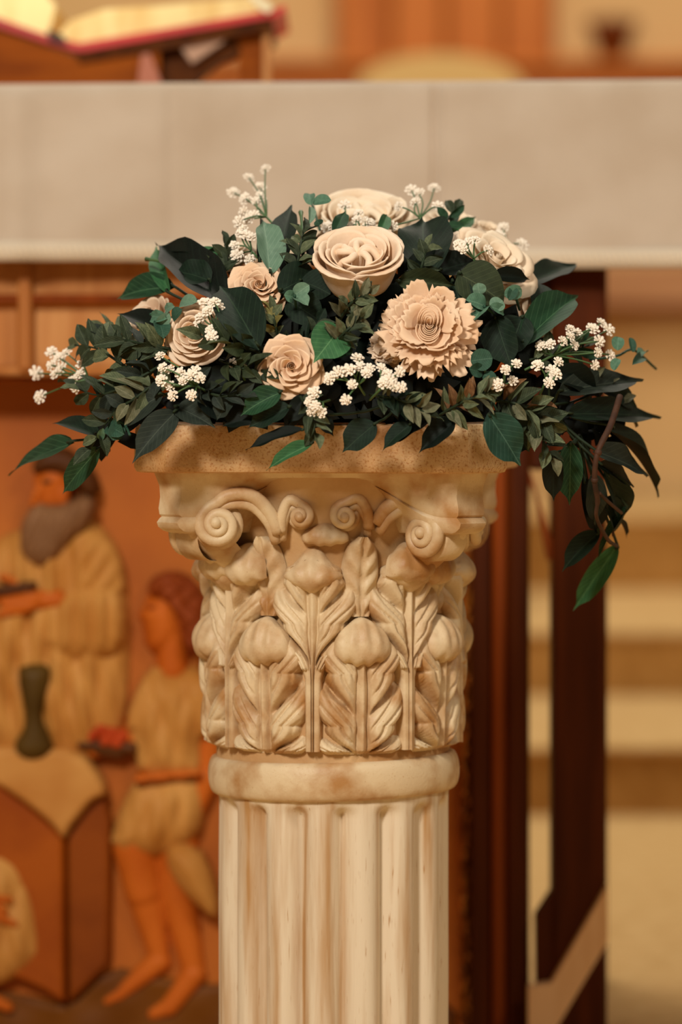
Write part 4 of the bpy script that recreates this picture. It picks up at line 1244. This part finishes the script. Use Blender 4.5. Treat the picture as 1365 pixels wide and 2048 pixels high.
small_sprig('rusty tipped sprig below the right end of the ruffled flower', [(880, 830, 0), (935, 800, -.03), (990, 780, -.03)], 20, 46, ['dusty', 'box', 'rust', 'box'], seed=13, spread=75)
small_sprig('sprig lying along the abacus edge under the ruffled flower', [(740, 790, 0), (800, 800, -.02), (860, 830, -.02)], 16, 48, ['boxd', 'box', 'dusty', 'dark'], seed=14, spread=70)
small_sprig('dusty olive sprig running to the right above the blue green leaf', [(980, 800, 0), (1040, 810, -.025), (1110, 850, -.025)], 16, 58, ['box', 'dusty', 'boxd', 'rust'], seed=15)
small_sprig('sprig hanging at the right between the blue green leaf and the hanging branch', [(1030, 820, 0), (1075, 860, -.02), (1105, 920, -.02)], 14, 54, ['dusty', 'box', 'boxd'], seed=16)
small_sprig('sprig below the low left tiny blooms', [(380, 760, 0), (430, 790, -.02), (490, 790, -.02)], 12, 52, ['boxd', 'olive', 'grey'], seed=17)
small_sprig('dark sprig between the spiral rose and the forward facing rose', [(440, 720, 0), (480, 735, -.02), (530, 745, -.02)], 11, 54, ['olive', 'boxd'], seed=18)
small_sprig('sprig under the forward facing rose at the edge of the abacus', [(600, 790, -.01), (620, 830, -.025), (632, 868, -.02)], 9, 44, ['box', 'boxd'], seed=19)
small_sprig('small-leaved sprig behind the upper left dark leaves', [(440, 560, .03), (455, 520, .02), (450, 490, .03)], 9, 42, ['olive', 'boxd'], seed=20)
small_sprig('sprig behind the far right tiny blooms', [(1060, 720, .0), (1120, 710, .02), (1180, 690, .03)], 12, 50, ['boxd', 'box', 'green'], seed=21)
small_sprig('grey tipped sprig behind the far right fan of leaves', [(1150, 770, .04), (1210, 800, .04), (1262, 840, .05)], 7, 54, ['dusty', 'grey'], seed=22)
small_sprig('dark sprig right of the spiral rose under the broad dark leaf', [(560, 700, .0), (610, 680, -.01), (640, 640, -.01)], 9, 42, ['dark', 'boxd'], seed=23)

# ---- eucalyptus tips with round leaves
def euca(label, stem_pts, leaves_):
    P3 = [D(*p) for p in stem_pts]
    root = empty('eucalyptus_tip', P3[0], label, 'sprig')
    MB().tube(spline(P3, 14), .0011, 6).build('stem', LF['eucad'], root)
    for bx, by, tx, ty, wd, m in leaves_:
        leaf(root, D(bx, by, -.02), D(tx, ty, -.028), wd, m, 'round')
    return root
euca('pale three-leaved eucalyptus tip between the small rose and the centre rose', [(600, 640, .03), (592, 610, -.01), (590, 590, -.028)], [(588, 592, 618, 570, 30, 'sage'), (588, 594, 616, 606, 30, 'sage'), (588, 594, 570, 590, 26, 'euca')])
euca('eucalyptus tip in front of the far left bud', [(345, 660, .03), (330, 640, -.01), (300, 628, -.02)], [(302, 632, 332, 636, 28, 'euca'), (318, 655, 338, 628, 26, 'sage'), (318, 640, 328, 672, 34, 'eucad'), (330, 620, 348, 612, 22, 'sage')])
euca('pale eucalyptus leaf above the spiral rose', [(400, 640, .03), (380, 610, .0), (366, 604, .0)], [(356, 612, 392, 600, 34, 'sage'), (345, 640, 362, 618, 30, 'eucad')])
euca('eucalyptus tip of five round leaves right of the ruffled flower', [(1000, 640, .02), (985, 625, -.015), (968, 612, -.025)], [(975, 614, 936, 598, 42, 'euca'), (972, 610, 945, 640, 46, 'euca'), (984, 618, 1006, 600, 34, 'sage'), (960, 590, 956, 566, 28, 'sage'), (1010, 625, 982, 612, 26, 'euca')])
euca('blurred eucalyptus tip rising beside the top rose', [(640, 460, .08), (630, 425, .08), (622, 400, .08)], [(622, 408, 618, 384, 24, 'euca'), (626, 406, 662, 398, 26, 'euca'), (622, 412, 622, 444, 16, 'sage'), (640, 450, 634, 440, 20, 'eucad')])
euca('deep green eucalyptus leaves below the right edge of the ruffled flower', [(985, 770, .01), (970, 740, -.01), (965, 720, -.02)], [(942, 722, 986, 716, 46, 'eucad'), (966, 745, 940, 738, 30, 'eucad'), (968, 748, 992, 760, 26, 'eucad')])
euca('eucalyptus tip sticking out furthest at the far right', [(1180, 720, .04), (1235, 712, .02), (1268, 700, .01), (1313, 738, .01)], [(1268, 704, 1262, 674, 16, 'eucad'), (1286, 712, 1270, 726, 22, 'eucad'), (1282, 712, 1292, 700, 22, 'euca'), (1236, 700, 1238, 672, 26, 'euca'), (1228, 740, 1238, 716, 20, 'euca')])
euca('eucalyptus tip right of the upper right tiny blooms', [(1040, 620, .02), (1030, 590, -.005), (1018, 580, -.01)], [(1010, 590, 1046, 580, 30, 'euca'), (1018, 600, 1030, 572, 20, 'eucad')])
euca('deep green eucalyptus leaves over the left drooping branch', [(260, 870, .0), (250, 850, -.02), (232, 840, -.03)], [(212, 850, 245, 866, 34, 'eucad'), (240, 845, 226, 880, 34, 'eucad'), (200, 880, 205, 858, 16, 'euca')])

# ---- tiny white blooms
def floret_mesh(seed):
    r = random.Random(seed)
    b_ = MB()
    for wh, (n, rad, z, tilt) in enumerate(((8, 1.0, 0, .12), (6, .72, .22, .35), (4, .42, .40, .6))):
        for k in range(n):
            a = 2 * math.pi * (k + .5 * wh) / n + r.uniform(-.15, .15)
            ca, sa = math.cos(a), math.sin(a)
            row = []
            L = rad * r.uniform(.88, 1.08)
            for i, (x, wd) in enumerate(((.05, .07), (.5, .13), (.78, .24), (.95, .22), (1.03, .08))):
                lx, zz = x * L, z + math.sin(x * tilt * 1.6) * .5 * L * (1 if wh else .5)
                row.append([Vector((lx * ca - s * wd * sa * 1.0, lx * sa + s * wd * ca, zz - .10 * abs(s) + .0)) for s in (-1, 0, 1)])
            b_.grid(row)
    b_.ball((0, 0, .30), .26, 7, 5)
    return make_mesh('floret', b_.v, b_.f, FLORET)
FLM = [floret_mesh(s) for s in range(4)]
FR = random.Random(9)
def tiny_blooms(label, origin, pts, off=-.03, size=13.2):
    O = D(*origin)
    root = empty('gypsophila_sprig', O, label, 'sprig')
    sm = MB()
    cx = sum(p[0] for p in pts) / len(pts); cy = sum(p[1] for p in pts) / len(pts)
    node = D(lerp(origin[0], cx, .5), lerp(origin[1], cy, .5), off + .012)
    sm.tube(spline([O, (O + node) / 2 + Vector((0, -.004, 0)), node], 8), .0010, 6)
    for (x, y) in pts:
        p = D(x, y, off + FR.uniform(-.006, .008))
        d = (p - node)
        mid = (p + node) / 2 + Vector((FR.uniform(-.003, .003), FR.uniform(-.004, .002), FR.uniform(-.002, .003)))
        sm.tube(spline([node, mid, p], 7), .0007, 5)
        n = (d.normalized() * .55 + Vector((FR.uniform(-.4, .4), -1.0, FR.uniform(.0, .6)))).normalized()
        o = bpy.data.objects.new('floret', FR.choice(FLM))
        COL.objects.link(o)
        o.parent = root
        r_ = M(size, p.y) * FR.uniform(.85, 1.12)
        q = Vector((0, 0, 1)).rotation_difference(n) @ Quaternion((0, 0, 1), FR.uniform(0, 6.3))
        o.matrix_parent_inverse = Matrix.Translation(-root.location)
        o.matrix_basis = Matrix.LocRotScale(p, q, Vector((r_, r_, r_)))
    # a few unopened tips
    sm.build('stem', STEM, root)
    return root
tiny_blooms('tallest sprig of tiny white blooms, rising at the upper left against the cloth', (566, 470, .05), [(531, 338), (498, 355), (520, 374), (467, 385), (490, 397), (513, 402), (487, 424), (507, 430), (478, 443), (522, 392), (497, 438)], .03)
tiny_blooms('sprig of tiny white blooms above the bright leaf at the upper left', (520, 520, .04), [(481, 466), (493, 470), (505, 474), (474, 512), (500, 520), (468, 492), (486, 458)], .02)
tiny_blooms('sprig of tiny white blooms standing highest at the right of the top rose', (850, 470, .06), [(824, 380), (869, 376), (831, 404), (877, 412), (786, 452), (797, 412), (838, 386)], .03)
tiny_blooms('blurred tiny white blooms on the front of the top rose', (720, 480, .06), [(690, 410), (718, 426), (732, 443), (656, 454), (714, 440), (742, 446), (668, 462), (700, 452)], .035)
tiny_blooms('tiny white blooms in front of the large right rose', (955, 545, .02), [(919, 489), (936, 485), (951, 480), (978, 500), (926, 497)], -.03)
tiny_blooms('single tiny white blooms at the back of the right rose', (1010, 520, .1), [(1045, 488), (1006, 456), (1000, 470)], .10)
tiny_blooms('sprig of tiny white blooms drooping over the spiral rose', (458, 690, .0), [(410, 605), (428, 604), (415, 622), (420, 660), (402, 634), (438, 612), (424, 672), (398, 645)], -.045)
tiny_blooms('cluster of tiny white blooms below the spiral rose', (430, 790, .0), [(320, 712), (325, 735), (323, 760), (345, 791), (383, 790), (381, 750), (400, 756), (360, 746), (340, 771), (340, 738), (366, 760), (390, 742)], -.035)
tiny_blooms('blurred tiny white blooms furthest left', (230, 780, .02), [(103, 704), (132, 706), (119, 716), (102, 730), (73, 746), (110, 748), (80, 793), (145, 762), (170, 706), (122, 738), (160, 748), (150, 774), (165, 728)], .03, 14)
tiny_blooms('tiny white blooms hanging under the forward facing rose', (660, 800, .0), [(628, 785), (620, 803), (622, 824), (643, 824), (632, 812)], -.035)
tiny_blooms('row of tiny white blooms between the forward facing rose and the ruffled flower', (730, 790, .0), [(659, 757), (676, 744), (698, 739), (704, 768), (692, 799), (720, 733), (734, 746), (716, 716), (740, 736)], -.035)
tiny_blooms('tiny white blooms just under the left of the ruffled flower', (740, 800, .0), [(763, 735), (782, 760), (800, 743), (803, 774), (774, 748), (790, 772), (768, 766)], -.04)
tiny_blooms('tiny white blooms below the right eucalyptus tip', (1000, 790, .0), [(1012, 739), (1034, 727), (1027, 761), (995, 769)], -.035)
tiny_blooms('tiny white blooms above the dusty right sprig', (1080, 790, .0), [(1099, 765), (1104, 740), (1118, 723), (1076, 730), (1112, 748)], -.035)
tiny_blooms('large spray of tiny white blooms at the far right', (1050, 740, .0), [(1127, 682), (1141, 657), (1155, 664), (1186, 657), (1204, 645), (1219, 659), (1200, 682), (1197, 705), (1222, 710), (1191, 730), (1082, 691), (1101, 688), (1150, 690), (1142, 672)], -.01)
tiny_blooms('dim tiny white blooms in the shade right of the spiral rose', (490, 760, .02), [(468, 726), (478, 732), (470, 740), (484, 724)], -.0)

# ---- packed leaves that close the gaps, the gaps' shade put into their colour
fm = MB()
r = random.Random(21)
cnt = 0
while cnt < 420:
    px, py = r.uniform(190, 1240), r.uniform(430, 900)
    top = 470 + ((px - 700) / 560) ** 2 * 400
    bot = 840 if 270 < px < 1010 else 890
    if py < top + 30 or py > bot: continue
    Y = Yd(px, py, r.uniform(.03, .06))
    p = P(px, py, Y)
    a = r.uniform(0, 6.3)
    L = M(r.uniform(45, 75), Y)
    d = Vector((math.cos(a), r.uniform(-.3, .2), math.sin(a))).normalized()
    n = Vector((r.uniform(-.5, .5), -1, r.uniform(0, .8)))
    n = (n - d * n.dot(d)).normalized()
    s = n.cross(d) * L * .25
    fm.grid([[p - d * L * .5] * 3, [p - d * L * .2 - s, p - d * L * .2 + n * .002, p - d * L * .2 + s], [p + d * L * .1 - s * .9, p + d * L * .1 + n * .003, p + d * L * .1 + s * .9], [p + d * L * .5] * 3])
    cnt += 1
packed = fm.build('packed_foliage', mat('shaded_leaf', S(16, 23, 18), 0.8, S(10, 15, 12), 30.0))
tag(packed, 'packed inner leaves darkened like the shade between the flowers', 'foliage', kind='stuff')
